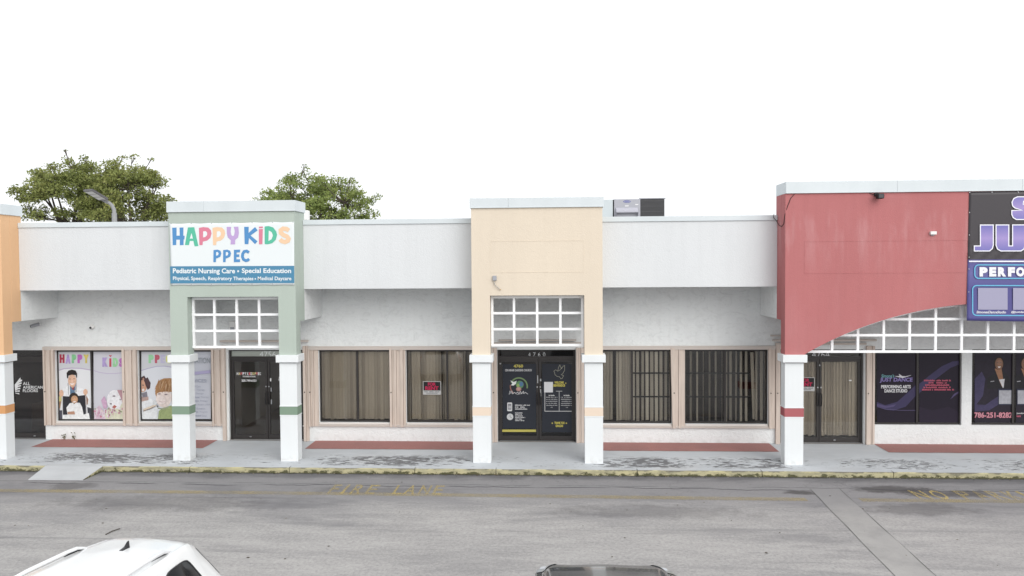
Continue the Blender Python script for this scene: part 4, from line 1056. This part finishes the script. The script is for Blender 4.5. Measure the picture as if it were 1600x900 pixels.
# ================================================================== fittings on the walls
def sec_cam(label, x, z, y, kind):
    t = thing('security_camera', label, 'camera', (x, y, z))
    if kind == 'bullet':
        MB().cyl((x, y, z + .02), (x, y - .05, z + .02), .045, 14).build('mount', MT['plasticw'], t)
        MB().tube([(x - .0, y - .05, z + .02), (x - .02, y - .09, z - .0)], .014, 8).build('arm', MT['plasticw'], t)
        b = MB().tube([(x + .06, y - .08, z + .035), (x - .02, y - .13, z + .01), (x - .09, y - .2, z - .02)], .045, 14).build('body', MT['grey_metal'], t)
        MB().cyl((x - .09, y - .2, z - .02), (x - .096, y - .206, z - .022), .03, 12).build('lens', MT['dark'], b)
    else:
        MB().cyl((x, y, z), (x, y - .04, z), .06, 16).build('mount', MT['plasticw'], t)
        me = bpy.data.meshes.new('eyeball'); bm = bmesh.new(); bmesh.ops.create_uvsphere(bm, u_segments=16, v_segments=10, radius=.055)
        for v in bm.verts: v.co += Vector((x + .01, y - .06, z - .012))
        bm.to_mesh(me); bm.free(); me.materials.append(MT['plasticw']); b = put('eyeball', me, t)
        MB().cyl((x + .005, y - .105, z - .03), (x + .004, y - .118, z - .034), .03, 12).build('lens', MT['dark'], b)
sec_cam('bullet camera on the white wall above the flooring shop door', -13.46, 3.05, W, 'bullet')
sec_cam('small round camera on the white wall above the doctor poster window', -12.0, 3.015, W, 'dome')
t = thing('floodlight', 'black twin floodlight under the coping of the red tower', 'lamp', (7.21, 0, 6.0))
box('mount', 7.17, 7.27, -.045, 0, 6.0, 6.07, MT['dark'], t, .005)
MB().tube([(7.22, -.045, 6.03), (7.22, -.10, 6.0)], .02, 8).build('arm', MT['dark'], t)
h = MB().box(7.17, 7.31, -.2, -.07, 5.935, 6.045, 0, .02).build('head', MT['dark'], t)
box('lens', 7.19, 7.29, -.204, -.199, 5.95, 6.03, flat((.05, .05, .055), .1, .5), h)
MB().tube([(7.17, -.02, 6.03), (7.12, -.02, 6.05), (7.06, -.012, 6.084)], .006, 6).build('cable', MT['dark'], t)
t = thing('wall_light_box', 'small white box on the red tower wall', 'light box', (8.435, 0, 5.15))
MB().box(8.37, 8.50, -.06, 0, 5.145, 5.215, 0, .008).build('housing', MT['plasticw'], t); box('base_plate', 8.40, 8.47, -.012, 0, 5.12, 5.145, MT['grey_metal'], t)
t = thing('junction_box', 'small grey electrical box with loose cable on the peach tower', 'electrical box', (-1.25, 0, 4.17))
MB().box(-1.30, -1.21, -.055, 0, 4.19, 4.30, 0, .006).build('housing', MT['grey_metal'], t)
MB().tube([(-1.265, -.03, 4.19), (-1.262, -.035, 4.13), (-1.24, -.04, 4.08), (-1.19, -.04, 4.04), (-1.13, -.03, 3.985)], .009, 8).build('cable', flat((.40, .38, .35), .6, .2), t)
MB().cyl((-1.135, -.03, 3.99), (-1.12, -.03, 3.975), .014, 8).build('cable_end', flat((.45, .30, .16), .5, .3), t)
t = thing('alarm_siren', 'small white box behind the left edge of the green tower lattice', 'siren', (-8.2, W, 3.0))
MB().box(-8.30, -8.14, W - .09, W, 2.88, 3.14, 0, .012).build('housing', MT['plasticw'], t); box('grille', -8.27, -8.17, W - .096, W - .088, 2.92, 2.99, MT['grey_metal'], t)
o = MB().tube([(5.44, -.008, 6.07), (5.36, -.008, 5.98), (5.29, -.008, 5.80), (5.24, .02, 5.62), (5.236, .08, 5.42), (5.236, .22, 5.37), (5.236, .4, 5.40), (5.20, .50, 5.52), (5.14, .53, 5.60), (5.16, .53, 5.68)], .007, 6).build('hanging_cable', MT['dark'])
tag(o, 'thin black cable looping round the left corner of the red tower', 'cable')

# roof ---------------------------------------------------------------------------------
t = thing('air_conditioner', 'grey rooftop air conditioner behind the parapet right of the peach tower', 'air conditioner', (2.5, 5.5, 5.2))
GM = flat((.36, .365, .40), .5, .35); LM = flat((.50, .55, .57), .45, .4)
box('frame_rail', 1.5, 3.42, 5.0, 6.2, 5.2, 5.42, MT['grey_metal'], t)
MB().box(1.50, 1.86, 5.02, 6.2, 5.42, 6.465, 0, .01).build('side_panel', LM, t)
MB().box(1.895, 2.66, 5.0, 6.2, 5.42, 6.47, 0, .01).build('cabinet', GM, t)
box('post', 1.862, 1.893, 5.03, 6.18, 5.42, 6.46, MT['dark'], t)
m = MB(); m.add([(1.95, 5.0, 6.22), (2.58, 5.0, 6.22), (2.58, 4.86, 6.12), (1.95, 4.86, 6.12), (1.95, 5.0, 5.80), (2.58, 5.0, 5.80), (2.58, 4.86, 6.07), (1.95, 4.86, 6.07)], [(0, 3, 2, 1), (3, 7, 6, 2), (0, 4, 7, 3), (1, 2, 6, 5)])
m.build('intake_hood', flat((.42, .42, .47), .5, .35), t)
a = Art((2.27, .001, 0, 6.40, 0, -.001), 4.997); a.ell(0, 0, 108, 38, (.06, .07, .27)); a.ell(0, 0, 92, 27, (.30, .31, .42)); a.dashes(-70, -10, 70, 10, (.08, .09, .30), 4); a.rect(-60, 110, 50, 150, (.62, .62, .64)); a.rect(240, 78, 330, 106, (.70, .70, .70)); a.build('badge', t)
box('coil_section', 2.665, 3.37, 5.06, 6.15, 5.42, 6.475, flat((.09, .09, .095), .7, .2), t)
m = MB()
for i in range(44): x = 2.69 + i * .0155; m.box(x, x + .004, 5.045, 5.06, 5.45, 6.45)
for i in range(7): m.box(2.67, 3.37, 5.040, 5.047, 5.48 + i * .155, 5.487 + i * .155)
m.build('coil_guard', flat((.15, .15, .155), .6, .3), t)
MB().box(2.64, 3.40, 5.03, 6.17, 6.475, 6.50, 0, .006).build('top_panel', GM, t)
t = thing('roof_vent', 'small white vent behind the right end of the green tower coping', 'vent', (-6.9, 4.5, 5.2))
m = MB(); m.tube([(-6.98, 4.0, 5.2), (-6.98, 4.0, 5.9)], .07, 12); m.build('pipe', MT['grey_metal'], t); MB().box(-7.07, -6.88, 3.92, 4.1, 5.88, 6.16, 0, .03).build('hood', MT['plasticw'], t)

# lamp on the roof ----------------------------------------------------------------------
t = thing('area_light', 'grey flat lamp head on a curved pole above the left white parapet', 'lamp', (-15.76, 9.0, 5.2))
LY, x0 = 9.0, -15.70
GP = flat((.27, .275, .28), .45, .4)
MB().box(x0 - .2, x0 + .2, LY - .2, LY + .2, 5.2, 5.24).build('base_plate', MT['grey_metal'], t)
MB().tube([(x0, LY, 5.22), (x0, LY, 6.55)], .085, 14).build('pole', GP, t)
MB().tube([(x0, LY, 6.5), (x0 - .01, LY, 6.68), (x0 - .05, LY - .05, 6.83), (x0 - .12, LY - .12, 6.92), (x0 - .20, LY - .2, 6.95)], [.068, .066, .062, .058, .055], 12).build('bent_arm', GP, t)
c0 = Vector((x0 - .20, LY - .2, 6.96)); ux = Vector((-.34, -.60, .36)).normalized(); uy = Vector((.87, -.50, -.03)); uy = (uy - ux * uy.dot(ux)).normalized(); uz = ux.cross(uy).normalized()
if uz.z < 0: uz = -uz
def obox(mb, l0, l1, w2, t0, t1):
    vs = [c0 + ux * l + uy * (s * w2) + uz * q for q in (t0, t1) for l, s in ((l0, -1), (l1, -1), (l1, 1), (l0, 1))]
    return mb.add(vs, [(0, 3, 2, 1), (0, 1, 5, 4), (1, 2, 6, 5), (2, 3, 7, 6), (3, 0, 4, 7), (4, 5, 6, 7)])
obox(MB(), .08, .70, .29, .0, .07).build('lamp_head', flat((.10, .095, .10), .5, .35), t)
obox(MB(), -.12, .12, .07, -.03, .06).build('slip_fitter', flat((.16, .16, .165), .5, .35), t)
for i in range(3):
    vs = [c0 + ux * (.115 + .185 * i + dl) + uy * (s * .26) + uz * (-.006) for dl, s in ((0, -1), (.165, -1), (.165, 1), (0, 1))]
    MB().add(vs, [(0, 1, 2, 3)]).build('led_panel', flat((.36, .35, .34), .3, .4), t)

# ================================================================== trees
def leaf_mat(name, c1, c2, c3):
    k = NT(name); g = k.n('ShaderNodeNewGeometry'); r = k.n('ShaderNodeValToRGB')
    r.color_ramp.elements[0].color = (*c1, 1); r.color_ramp.elements[1].color = (*c3, 1)
    e = r.color_ramp.elements.new(.55); e.color = (*c2, 1)
    f = k.math('ADD', k.math('MULTIPLY', g.outputs['Random Per Island'], .55), k.ramp(k.noise(.55, 3), .3, .7, 0, .45))
    k.l(f, r.inputs[0]); k.l(r.outputs[0], k.b.inputs['Base Color']); k.b.inputs['Roughness'].default_value = .6; k.b.inputs['Specular IOR Level'].default_value = .25
    tr = k.n('ShaderNodeBsdfTranslucent'); k.l(r.outputs[0], tr.inputs[0]); mx = k.n('ShaderNodeMixShader'); mx.inputs[0].default_value = .35
    o = k.t.nodes['Material Output']; k.l(k.b.outputs[0], mx.inputs[1]); k.l(tr.outputs[0], mx.inputs[2]); k.l(mx.outputs[0], o.inputs[0]); return k.m
LM1 = leaf_mat('olive_leaves', (.14, .17, .06), (.26, .295, .095), (.36, .355, .125))
LM2 = leaf_mat('green_leaves', (.145, .19, .065), (.26, .325, .10), (.36, .38, .125))
def bark():
    k = NT('bark'); c = k.mix(k.ramp(k.noise(6, 5, .6, stretch=(1, 1, .25)), .35, .65), (.12, .10, .085), (.065, .055, .048)); k.bump(k.noise(14, 5, stretch=(1, 1, .3)), .6, .03); return k.done(c, .9, .1)
BK = bark()
def tree(label, x, y, cz, rx, rz, top_bumps, seed, mat, nclump=70, leaf=.155, per=270):
    rg = np.random.RandomState(seed); rnd = random.Random(seed)
    t = thing('tree', label, 'tree', (x, y, GZ), 'trees behind the building')
    base = Vector((x, y, GZ)); fork = Vector((x + rnd.uniform(-.3, .3), y, cz - rz * .75))
    tk = MB(); tk.tube([base, base.lerp(fork, .35) + Vector((.1, 0, 0)), base.lerp(fork, .7) + Vector((-.08, 0, 0)), fork], [.30, .24, .19, .15], 10)
    cl = []
    for k in range(nclump):
        u = rnd.uniform(-.45, 1); th = rnd.uniform(0, 2 * math.pi); rr = rnd.uniform(.45, 1.0) ** .6
        s = math.sqrt(max(0, 1 - u * u))
        p = Vector((x + rx * rr * s * math.cos(th), y + rx * rr * s * math.sin(th), cz + rz * rr * u))
        cl.append((p, rnd.uniform(.38, .74) * (1.1 - .25 * rr), 1.0))
    for bx, bz, r_ in top_bumps: cl.append((Vector((x + bx, y + rnd.uniform(-.8, .8), cz + bz)), r_, .55))
    # limbs: 7 main boughs, then a branch from the nearest bough to every clump
    boughs = []
    for k in range(8):
        th = 2 * math.pi * k / 8 + rnd.uniform(-.3, .3); q = Vector((x + rx * .5 * math.cos(th), y + rx * .5 * math.sin(th), cz + rz * rnd.uniform(-.1, .45)))
        mid = fork.lerp(q, .5) + Vector((rnd.uniform(-.2, .2), rnd.uniform(-.2, .2), -.25)); tk.tube([fork, mid, q], [.10, .07, .04], 7, 0, False); boughs += [mid, q]
    for p, r_, d in cl:
        b = min(boughs, key=lambda q: (q - p).length + max(0, q.z - p.z)); mid = b.lerp(p, .5) + Vector((rnd.uniform(-.15, .15), rnd.uniform(-.15, .15), -.12))
        tk.tube([b, mid, p, p + (p - b).normalized() * r_ * .55], [.032, .024, .015, .006], 5, 0, False)
        for q in range(3):
            e = p + Vector((rnd.uniform(-1, 1), rnd.uniform(-1, 1), rnd.uniform(-.3, 1))) * r_ * .9; tk.tube([mid.lerp(p, .6), p.lerp(e, .5), e], [.014, .010, .005], 4, 0, False)
    tk.build('trunk', BK, t)
    V = []; 
    for p, r_, dens in cl:
        n = int(per * dens * (r_ / .6) ** 2)
        d = rg.normal(size=(n, 3)); d /= np.linalg.norm(d, axis=1)[:, None]
        c = np.array(p) + d * (r_ * rg.uniform(.15, 1.05, n) ** .6)[:, None] * np.array([1.15, 1.15, .72])
        nm = rg.normal(size=(n, 3)) + np.array([0, 0, .9]); nm /= np.linalg.norm(nm, axis=1)[:, None]
        a_ = np.cross(nm, rg.normal(size=(n, 3))); a_ /= np.linalg.norm(a_, axis=1)[:, None]; b_ = np.cross(nm, a_)
        L = leaf * rg.uniform(.7, 1.5, n)[:, None]; w_ = L * .42
        V.append(np.stack([c - a_ * L * .5, c + b_ * w_ * .5 - nm * L * .05, c + a_ * L * .5 - nm * L * .1, c - b_ * w_ * .5 - nm * L * .05], 1).reshape(-1, 3))
    V = np.concatenate(V); n = len(V) // 4
    me = bpy.data.meshes.new('crown'); me.vertices.add(4 * n); me.vertices.foreach_set('co', V.ravel()); me.loops.add(4 * n); me.loops.foreach_set('vertex_index', np.arange(4 * n, dtype=np.int32))
    me.polygons.add(n); me.polygons.foreach_set('loop_start', np.arange(n, dtype=np.int32) * 4); me.materials.append(mat); me.update(calc_edges=True); put('crown', me, t)
tree('broad olive green tree behind the lamp at the far left', -26.5, 22.5, 8.2, 2.6, 2.35, [(-.1, 2.45, .3), (.5, 2.6, .3), (-1.2, 2.1, .35), (-2.2, .9, .35), (-.1, 2.9, .14)], 11, LM1, 84)
tree('dense rounder tree right of the lamp behind the left parapet', -22.6, 21.5, 7.9, 2.15, 2.3, [(-.9, 2.3, .4), (-.5, 2.75, .25), (.7, 2.55, .3), (1.1, 2.6, .22), (1.9, 1.3, .35)], 5, LM1, 72)
tree('loose bright green tree behind the green tower', -12.4, 22.0, 7.1, 3.2, 2.4, [(-.8, 2.5, .4), (-.6, 2.85, .2), (.9, 2.2, .35), (1.9, 2.15, .25), (-2.3, 1.8, .25), (3.0, 1.3, .3)], 23, LM2, 104)
t = None

# ================================================================== cars
class Shell:
    """car body surface: stations along the length, nine points per half section, Catmull-Rom along both"""
    def __init__(s, st):
        s.S = [q[0] for q in st]; s.G = []
        for _, w_, zb_, xr, zre, zr, zl in st:
            s.G.append([(0, zl), (w_ - .10, zl), (w_ - .02, zl + .14), (w_, (zl + zb_) / 2 + .05), (w_ - .015, zb_), (xr + .035, zre - .045), (xr - .06, zre + (zr - zre) * .45), (xr * .55, zr - .012), (0, zr)])
    @staticmethod
    def cr(p0, p1, p2, p3, t):
        return tuple(.5 * (2 * b + (c - a) * t + (2 * a - 5 * b + 4 * c - d) * t * t + (3 * b - a - 3 * c + d) * t ** 3) for a, b, c, d in zip(p0, p1, p2, p3))
    def sec(s, i, t):
        g = s.G[i]; k = min(int(t), 7); f = t - k
        p0 = g[k - 1] if k > 0 else (-g[1][0], g[1][1]); p3 = g[k + 2] if k < 7 else (-g[7][0], g[7][1])
        if k in (4,): return tuple(a + (b - a) * f for a, b in zip(g[4], g[5]))      # flat side glass
        return s.cr(p0, g[k], g[k + 1], p3, f)
    def pt(s, y, t, side=1):
        n = len(s.S); i = max(k for k in range(n) if s.S[k] <= y + 1e-9); i = min(i, n - 2); f = (y - s.S[i]) / (s.S[i + 1] - s.S[i])
        a, b = s.sec(i, t), s.sec(i + 1, t)
        f2 = f
        x = a[0] + (b[0] - a[0]) * f2; z = a[1] + (b[1] - a[1]) * f2
        return Vector((x * side, y, z))
    def nrm(s, y, t, side):
        e = .01; y2 = min(y + e, s.S[-1] - 1e-4); y1 = max(y - e, s.S[0]); t1, t2 = max(0, t - .02), min(8, t + .02)
        n = (s.pt(y2, t, side) - s.pt(y1, t, side)).cross(s.pt(y, t2, side) - s.pt(y, t1, side))
        if n.length < 1e-9: return Vector((0, 0, 1))
        n.normalize(); c = s.pt(y, t, side) - Vector((0, y, .8))
        return n if n.dot(c) > 0 else -n
    def body(s, sub=4, tsub=4):
        ys = []
        for i in range(len(s.S) - 1): ys += [s.S[i] + (s.S[i + 1] - s.S[i]) * q / sub for q in range(sub)]
        ys.append(s.S[-1]); ts = [q / tsub for q in range(8 * tsub + 1)]; m = len(ts)
        V = []; F = []
        for y in ys:
            for t in ts: V.append(s.pt(y, t, 1))
            for t in ts[::-1][1:-1]: V.append(s.pt(y, t, -1))
        R_ = 2 * m - 2
        for i in range(len(ys) - 1):
            for k in range(R_): F.append((i * R_ + k, i * R_ + (k + 1) % R_, (i + 1) * R_ + (k + 1) % R_, (i + 1) * R_ + k))
        F.append(tuple(range(R_))[::-1]); F.append(tuple(range((len(ys) - 1) * R_, len(ys) * R_)))
        return V, F
    def patch(s, quad, off, side, n=8, both=False):
        """surface patch: quad of (y,t) corners, lifted off the shell"""
        V = []; F = []
        q = [Vector(p) for p in quad]
        for j in range(n + 1):
            for i in range(n + 1):
                u, v = i / n, j / n
                # pull the four corners in a little so they read as rounded
                uu, vv = u - .5, v - .5; k_ = 1 - .10 * (abs(uu) * 2) ** 4 * (abs(vv) * 2) ** 4; u, v = .5 + uu * k_, .5 + vv * k_
                p = q[0].lerp(q[1], u).lerp(q[3].lerp(q[2], u), v); t = min(p.y, 16 - p.y); sd = side if p.y <= 8 else -side
                V.append(s.pt(p.x, t, sd) + s.nrm(p.x, t, sd) * off)
        for j in range(n):
            for i in range(n): a_ = j * (n + 1) + i; F.append((a_, a_ + 1, a_ + n + 2, a_ + n + 1))
        return V, F
def lput(name, V, F, mat, parent, smooth=True):
    me = mesh(name, V, F, mat, None, smooth); o = bpy.data.objects.new(name, me); C.objects.link(o); o.parent = parent; return o
def lbuild(mb, name, mat, parent):
    me = mesh(name, mb.v, mb.f, mat, mb.m); me.polygons.foreach_set('use_smooth', mb.sm); o = bpy.data.objects.new(name, me); C.objects.link(o); o.parent = parent; return o
def car_paint(name, col, rough=.25):
    k = NT(name); m = k.done(k.mix(k.ramp(k.noise(2, 3), .3, .7), col, tuple(c * .95 for c in col)), rough, .5)
    k.b.inputs['Coat Weight'].default_value = .7; k.b.inputs['Coat Roughness'].default_value = .06; return m
GLC = flat((.012, .013, .015), .06, .6)
def wheels(root, ys, wx, r):
    for y in ys:
        for sx in (-1, 1):
            x = sx * wx; ty = MB().tube([(x - sx * .11, y, r), (x - sx * .10, y, r), (x + sx * .09, y, r), (x + sx * .11, y, r)], [r * .90, r, r, r * .92], 28)
            o = lbuild(ty, 'wheel', flat((.02, .02, .021), .85, .2), root)
            rm = MB(); rm.tube([(x + sx * .112, y, r), (x + sx * .118, y, r)], [r * .66, r * .62], 24)
            for k in range(5):
                th = 2 * math.pi * k / 5; d = Vector((0, math.cos(th), math.sin(th))); rm.tube([Vector((x + sx * .124, y, r)) + d * .03, Vector((x + sx * .124, y, r)) + d * r * .6], [.035, .022], 6)
            lbuild(rm, 'rim', flat((.42, .43, .44), .3, .5, .8), o)
def place(root, rear, heading):
    """local +y runs from the rear bumper to the nose"""
    root.location = rear; root.rotation_euler = (0, 0, heading)

suv = thing('parked_suv', 'white estate car with roof rails and a black fin aerial, bottom left', 'car')
st = [(0.00, .66, .90, .56, .96, .98, .42), (0.09, .80, .96, .65, 1.04, 1.07, .34), (0.28, .825, .98, .57, 1.31, 1.36, .30), (0.44, .845, .98, .50, 1.52, 1.585, .28), (0.54, .85, .98, .505, 1.575, 1.635, .26),
      (0.9, .86, .98, .545, 1.605, 1.66, .25), (1.6, .875, .98, .575, 1.62, 1.68, .25), (2.3, .875, .98, .585, 1.60, 1.66, .25), (2.65, .872, .98, .59, 1.53, 1.585, .25), (3.35, .865, .97, .66, 1.08, 1.11, .25), (3.55, .86, .95, .68, 1.0, 1.05, .25),
      (4.1, .845, .86, .66, .93, .97, .26), (4.38, .80, .76, .60, .82, .85, .3), (4.5, .68, .64, .50, .70, .72, .36)]
sh = Shell(st); PW = car_paint('white_car_paint', (.80, .81, .81)); V, F = sh.body(); lput('body', V, F, PW, suv)
for sd in (-1, 1):
    for q in ([(.56, 4.30), (1.16, 4.14), (1.16, 4.92), (.72, 4.93)], [(1.24, 4.10), (1.88, 4.08), (1.88, 4.88), (1.24, 4.88)], [(1.96, 4.08), (3.02, 4.08), (2.60, 4.86), (1.96, 4.88)]):
        V, F = sh.patch(q, .005, sd); o = lput('side_window', V, F, GLC, suv)
        b = MB(); pts = [Vector(V[i]) for i in range(9)] + [Vector(V[i * 9 + 8]) for i in range(1, 9)] + [Vector(V[80 - i]) for i in range(1, 9)] + [Vector(V[72 - i * 9]) for i in range(1, 8)]
        b.tube(pts + [pts[0]], .009, 5, 0, False); lbuild(b, 'window_trim', flat((.03, .03, .032), .4, .4), o)
    V, F = sh.patch([(.05, 3.55), (.30, 3.65), (.36, 4.42), (.15, 4.42)], .008, sd); lput('tail_light', V, F, flat((.40, .01, .015), .15, .5), suv)
    V, F = sh.patch([(4.10, 3.5), (4.40, 3.5), (4.36, 4.1), (4.06, 4.3)], .006, sd); lput('headlight', V, F, flat((.55, .56, .58), .08, .6), suv)
    # roof rail standing on two feet
    rp = []
    for i in range(15):
        y = .86 + 1.8 * i / 14; p = sh.pt(y, 6.0, sd); lift = .045 * min(1, i / 1.2, (14 - i) / 1.2) + .004; rp.append(Vector((p.x, p.y, p.z + lift)))
    b = MB().tube(rp, [.012] + [.02] * 13 + [.012], 8); o = lbuild(b, 'roof_rail', flat((.72, .73, .74), .3, .5), suv)
    b = MB(); p = sh.pt(.93, 6.0, sd); b.tube([rp[0] + Vector((0, .02, -.004)), p + Vector((0, .06, .026)), p + Vector((0, .24, .026))], [.006, .016, .004], 6); lbuild(b, 'rail_foot', MT['dark'], o)
    m_ = MB().box(sd * .95 - .09, sd * .95 + .09, 2.86, 2.98, .98, 1.12, 0, .03); lbuild(m_, 'door_mirror', PW, suv)
V, F = sh.patch([(.13, 5.1), (.42, 5.1), (.42, 10.9), (.13, 10.9)], .005, 1, 10); lput('rear_window', V, F, GLC, suv)
V, F = sh.patch([(2.68, 5.2), (3.24, 5.1), (3.24, 10.9), (2.68, 10.8)], .005, 1, 10); lput('windscreen', V, F, GLC, suv)
# fin aerial
b = MB(); zr = sh.pt(.92, 8)[2]
b.add([(-.03, .86, zr - .010), (.03, .86, zr - .010), (.024, .98, zr - .002), (-.024, .98, zr - .002), (-.005, .84, zr + .062), (.005, .84, zr + .062), (.006, .86, zr + .056), (-.006, .86, zr + .056), (-.011, .90, zr + .018), (.011, .90, zr + .018)],
      [(0, 1, 5, 4), (4, 5, 6, 7), (7, 6, 9, 8), (8, 9, 2, 3), (1, 2, 9), (1, 9, 6, 5), (0, 8, 3), (0, 4, 7, 8)])
lbuild(b, 'aerial', flat((.022, .022, .025), .4, .4), suv)
wheels(suv, (.86, 3.52), .76, .345)
place(suv, (-4.42, -8.25, GZ), R(180 - 4.5))

sed = thing('parked_sedan', 'dark grey glossy car with only its nose showing at the bottom edge', 'car')
st = [(0.00, .72, .80, .58, .86, .88, .45), (0.08, .84, .88, .68, .98, 1.0, .36), (0.5, .89, .92, .68, 1.02, 1.06, .28), (0.85, .90, .92, .62, 1.12, 1.17, .25), (1.5, .905, .92, .56, 1.36, 1.42, .22), (2.2, .905, .92, .56, 1.37, 1.44, .22), (2.6, .905, .92, .58, 1.30, 1.36, .22),
      (3.3, .90, .90, .68, .98, 1.02, .22), (3.5, .895, .88, .72, .93, .975, .22), (4.1, .88, .81, .74, .865, .905, .23), (4.38, .86, .745, .72, .80, .825, .26), (4.52, .80, .68, .66, .72, .74, .30), (4.60, .66, .58, .54, .62, .63, .34)]
sh = Shell(st); PG = car_paint('dark_grey_car_paint', (.055, .058, .062), .2); V, F = sh.body(); lput('body', V, F, PG, sed)
for sd in (-1, 1):
    for q in ([(1.02, 4.10), (1.75, 4.08), (1.75, 4.88), (1.40, 4.86)], [(1.83, 4.08), (3.0, 4.08), (2.55, 4.86), (1.83, 4.88)]):
        V, F = sh.patch(q, .005, sd); lput('side_window', V, F, GLC, sed)
    V, F = sh.patch([(.02, 3.5), (.30, 3.6), (.32, 4.3), (.08, 4.4)], .006, sd); lput('tail_light', V, F, flat((.30, .01, .015), .15, .5), sed)
    V, F = sh.patch([(4.12, 4.05), (4.54, 4.1), (4.50, 6.6), (4.20, 5.6)], .007, sd, 10); o = lput('headlight', V, F, flat((.36, .38, .39), .06, .6), sed)
    p = sh.pt(4.40, 5.0, sd); lbuild(MB().tube([p + Vector((0, 0, .004)), p + Vector((0, .0, .014))], [.07, .06], 16), 'projector', flat((.55, .57, .60), .08, .6), o)
    m_ = MB().box(sd * .95 - .09, sd * .95 + .09, 2.86, 2.97, .94, 1.07, 0, .03); lbuild(m_, 'door_mirror', PG, sed)
V, F = sh.patch([(.70, 5.3), (1.42, 5.2), (1.42, 10.8), (.70, 10.7)], .005, 1, 10); lput('rear_window', V, F, GLC, sed)
V, F = sh.patch([(2.68, 5.2), (3.26, 5.1), (3.26, 10.9), (2.68, 10.8)], .005, 1, 10); lput('windscreen', V, F, GLC, sed)
b = MB()
for k in range(6): b.tube([sh.pt(4.545 + .007 * k, 6.1, -1) + Vector((0, .012, 0)), sh.pt(4.545 + .007 * k, 8) + Vector((0, .014, 0)), sh.pt(4.545 + .007 * k, 6.1, 1) + Vector((0, .012, 0))], .006, 5)
lbuild(b, 'grille', MT['dark'], sed)
wheels(sed, (.88, 3.60), .80, .325)
place(sed, (.70, -7.12 - 4.6, GZ), R(0.5))

# ================================================================== litter and weeds
def weed(label, x, z):
    t = thing('weed', label, 'plant', (x, W - .03, .02)); rnd = random.Random(int(x * 100))
    m = MB(); tips = []
    for k in range(4):
        p0 = Vector((x + rnd.uniform(-.02, .02), W - .03, .02)); p1 = p0 + Vector((rnd.uniform(-.05, .05), rnd.uniform(-.04, 0), z * rnd.uniform(.4, 1))); m.tube([p0, p0.lerp(p1, .5) + Vector((.01, 0, 0)), p1], [.005, .004, .002], 5); tips += [p0.lerp(p1, .5), p1]
    m.build('stem', flat((.20, .17, .11), .9, .1), t)
    for p in tips:
        for q in range(3):
            d = Vector((rnd.uniform(-1, 1), rnd.uniform(-1, 0), rnd.uniform(-.5, 1))).normalized() * .035; s_ = d.cross(Vector((0, 1, .3))).normalized() * .012
            MB().add([p, p + d * .5 + s_, p + d, p + d * .5 - s_], [(0, 1, 2, 3)]).build('leaf', flat((.11, .12, .05), .8, .1), t)
weed('thin dry weed at the wall foot below the doctor poster, left of two', -12.83, .16)
weed('thin dry weed at the wall foot below the doctor poster, right of two', -12.56, .19)
rnd = random.Random(3); V = []; F = []; fm = []
for k in range(420):
    x = rnd.uniform(-13, 11); y = -.545 - abs(rnd.gauss(0, .05)); s_ = rnd.uniform(.008, .028); th = rnd.uniform(0, 6.3); c_, n_ = math.cos(th) * s_, math.sin(th) * s_; z = GZ + .004; o_ = len(V)
    if -11.7 < x < -9.9: continue
    V += [(x - c_, y - n_, z), (x + n_ * .5, y - c_ * .5, z + s_ * .5), (x + c_, y + n_, z + .002), (x - n_ * .5, y + c_ * .5, z + s_ * .35)]; F.append((o_, o_ + 1, o_ + 2, o_ + 3)); fm.append(rnd.choice((0, 0, 1, 1, 2, 3)))
o = put('leaf_litter', mesh('leaf_litter', V, F, [flat((.12, .085, .045), .9, .1), flat((.085, .095, .035), .9, .1), flat((.38, .33, .24), .9, .1), flat((.05, .04, .03), .9, .1)], fm))
o['kind'] = 'stuff'; tag(o, 'dry leaves and grit gathered along the yellow kerb', 'leaf litter')
V = []; F = []; fm = []
for k in range(60):
    x = rnd.uniform(-10, 9); y = rnd.uniform(-6.5, -.8); s_ = rnd.uniform(.010, .030); o_ = len(V); n_ = 6
    for q in range(n_): th = 2 * math.pi * q / n_; r_ = s_ * rnd.uniform(.5, 1.1); V.append((x + r_ * math.cos(th), y + r_ * .8 * math.sin(th), GZ + .0045 + rnd.uniform(0, .006)))
    F.append(tuple(range(o_, o_ + n_))); fm.append(rnd.choice((0, 0, 0, 1, 2)))
o = put('fallen_leaves', mesh('fallen_leaves', V, F, [flat((.075, .06, .045), .9, .1), flat((.14, .10, .06), .9, .1), flat((.42, .42, .41), .8, .1)], fm))
o['kind'] = 'stuff'; tag(o, 'scattered small leaves and scraps on the asphalt', 'leaf litter')
# a bird-like tuft and a twig on the parapet, a twig on the road
def twig(label, pts, r):
    o = MB().tube(pts, r, 5).build('twig', flat((.09, .08, .07), .9, .1)); tag(o, label, 'twig')
twig('short twig lying on the asphalt behind the white car', [(-7.73, -4.40, GZ + .012), (-7.70, -4.25, GZ + .02), (-7.65, -4.11, GZ + .012)], .009)
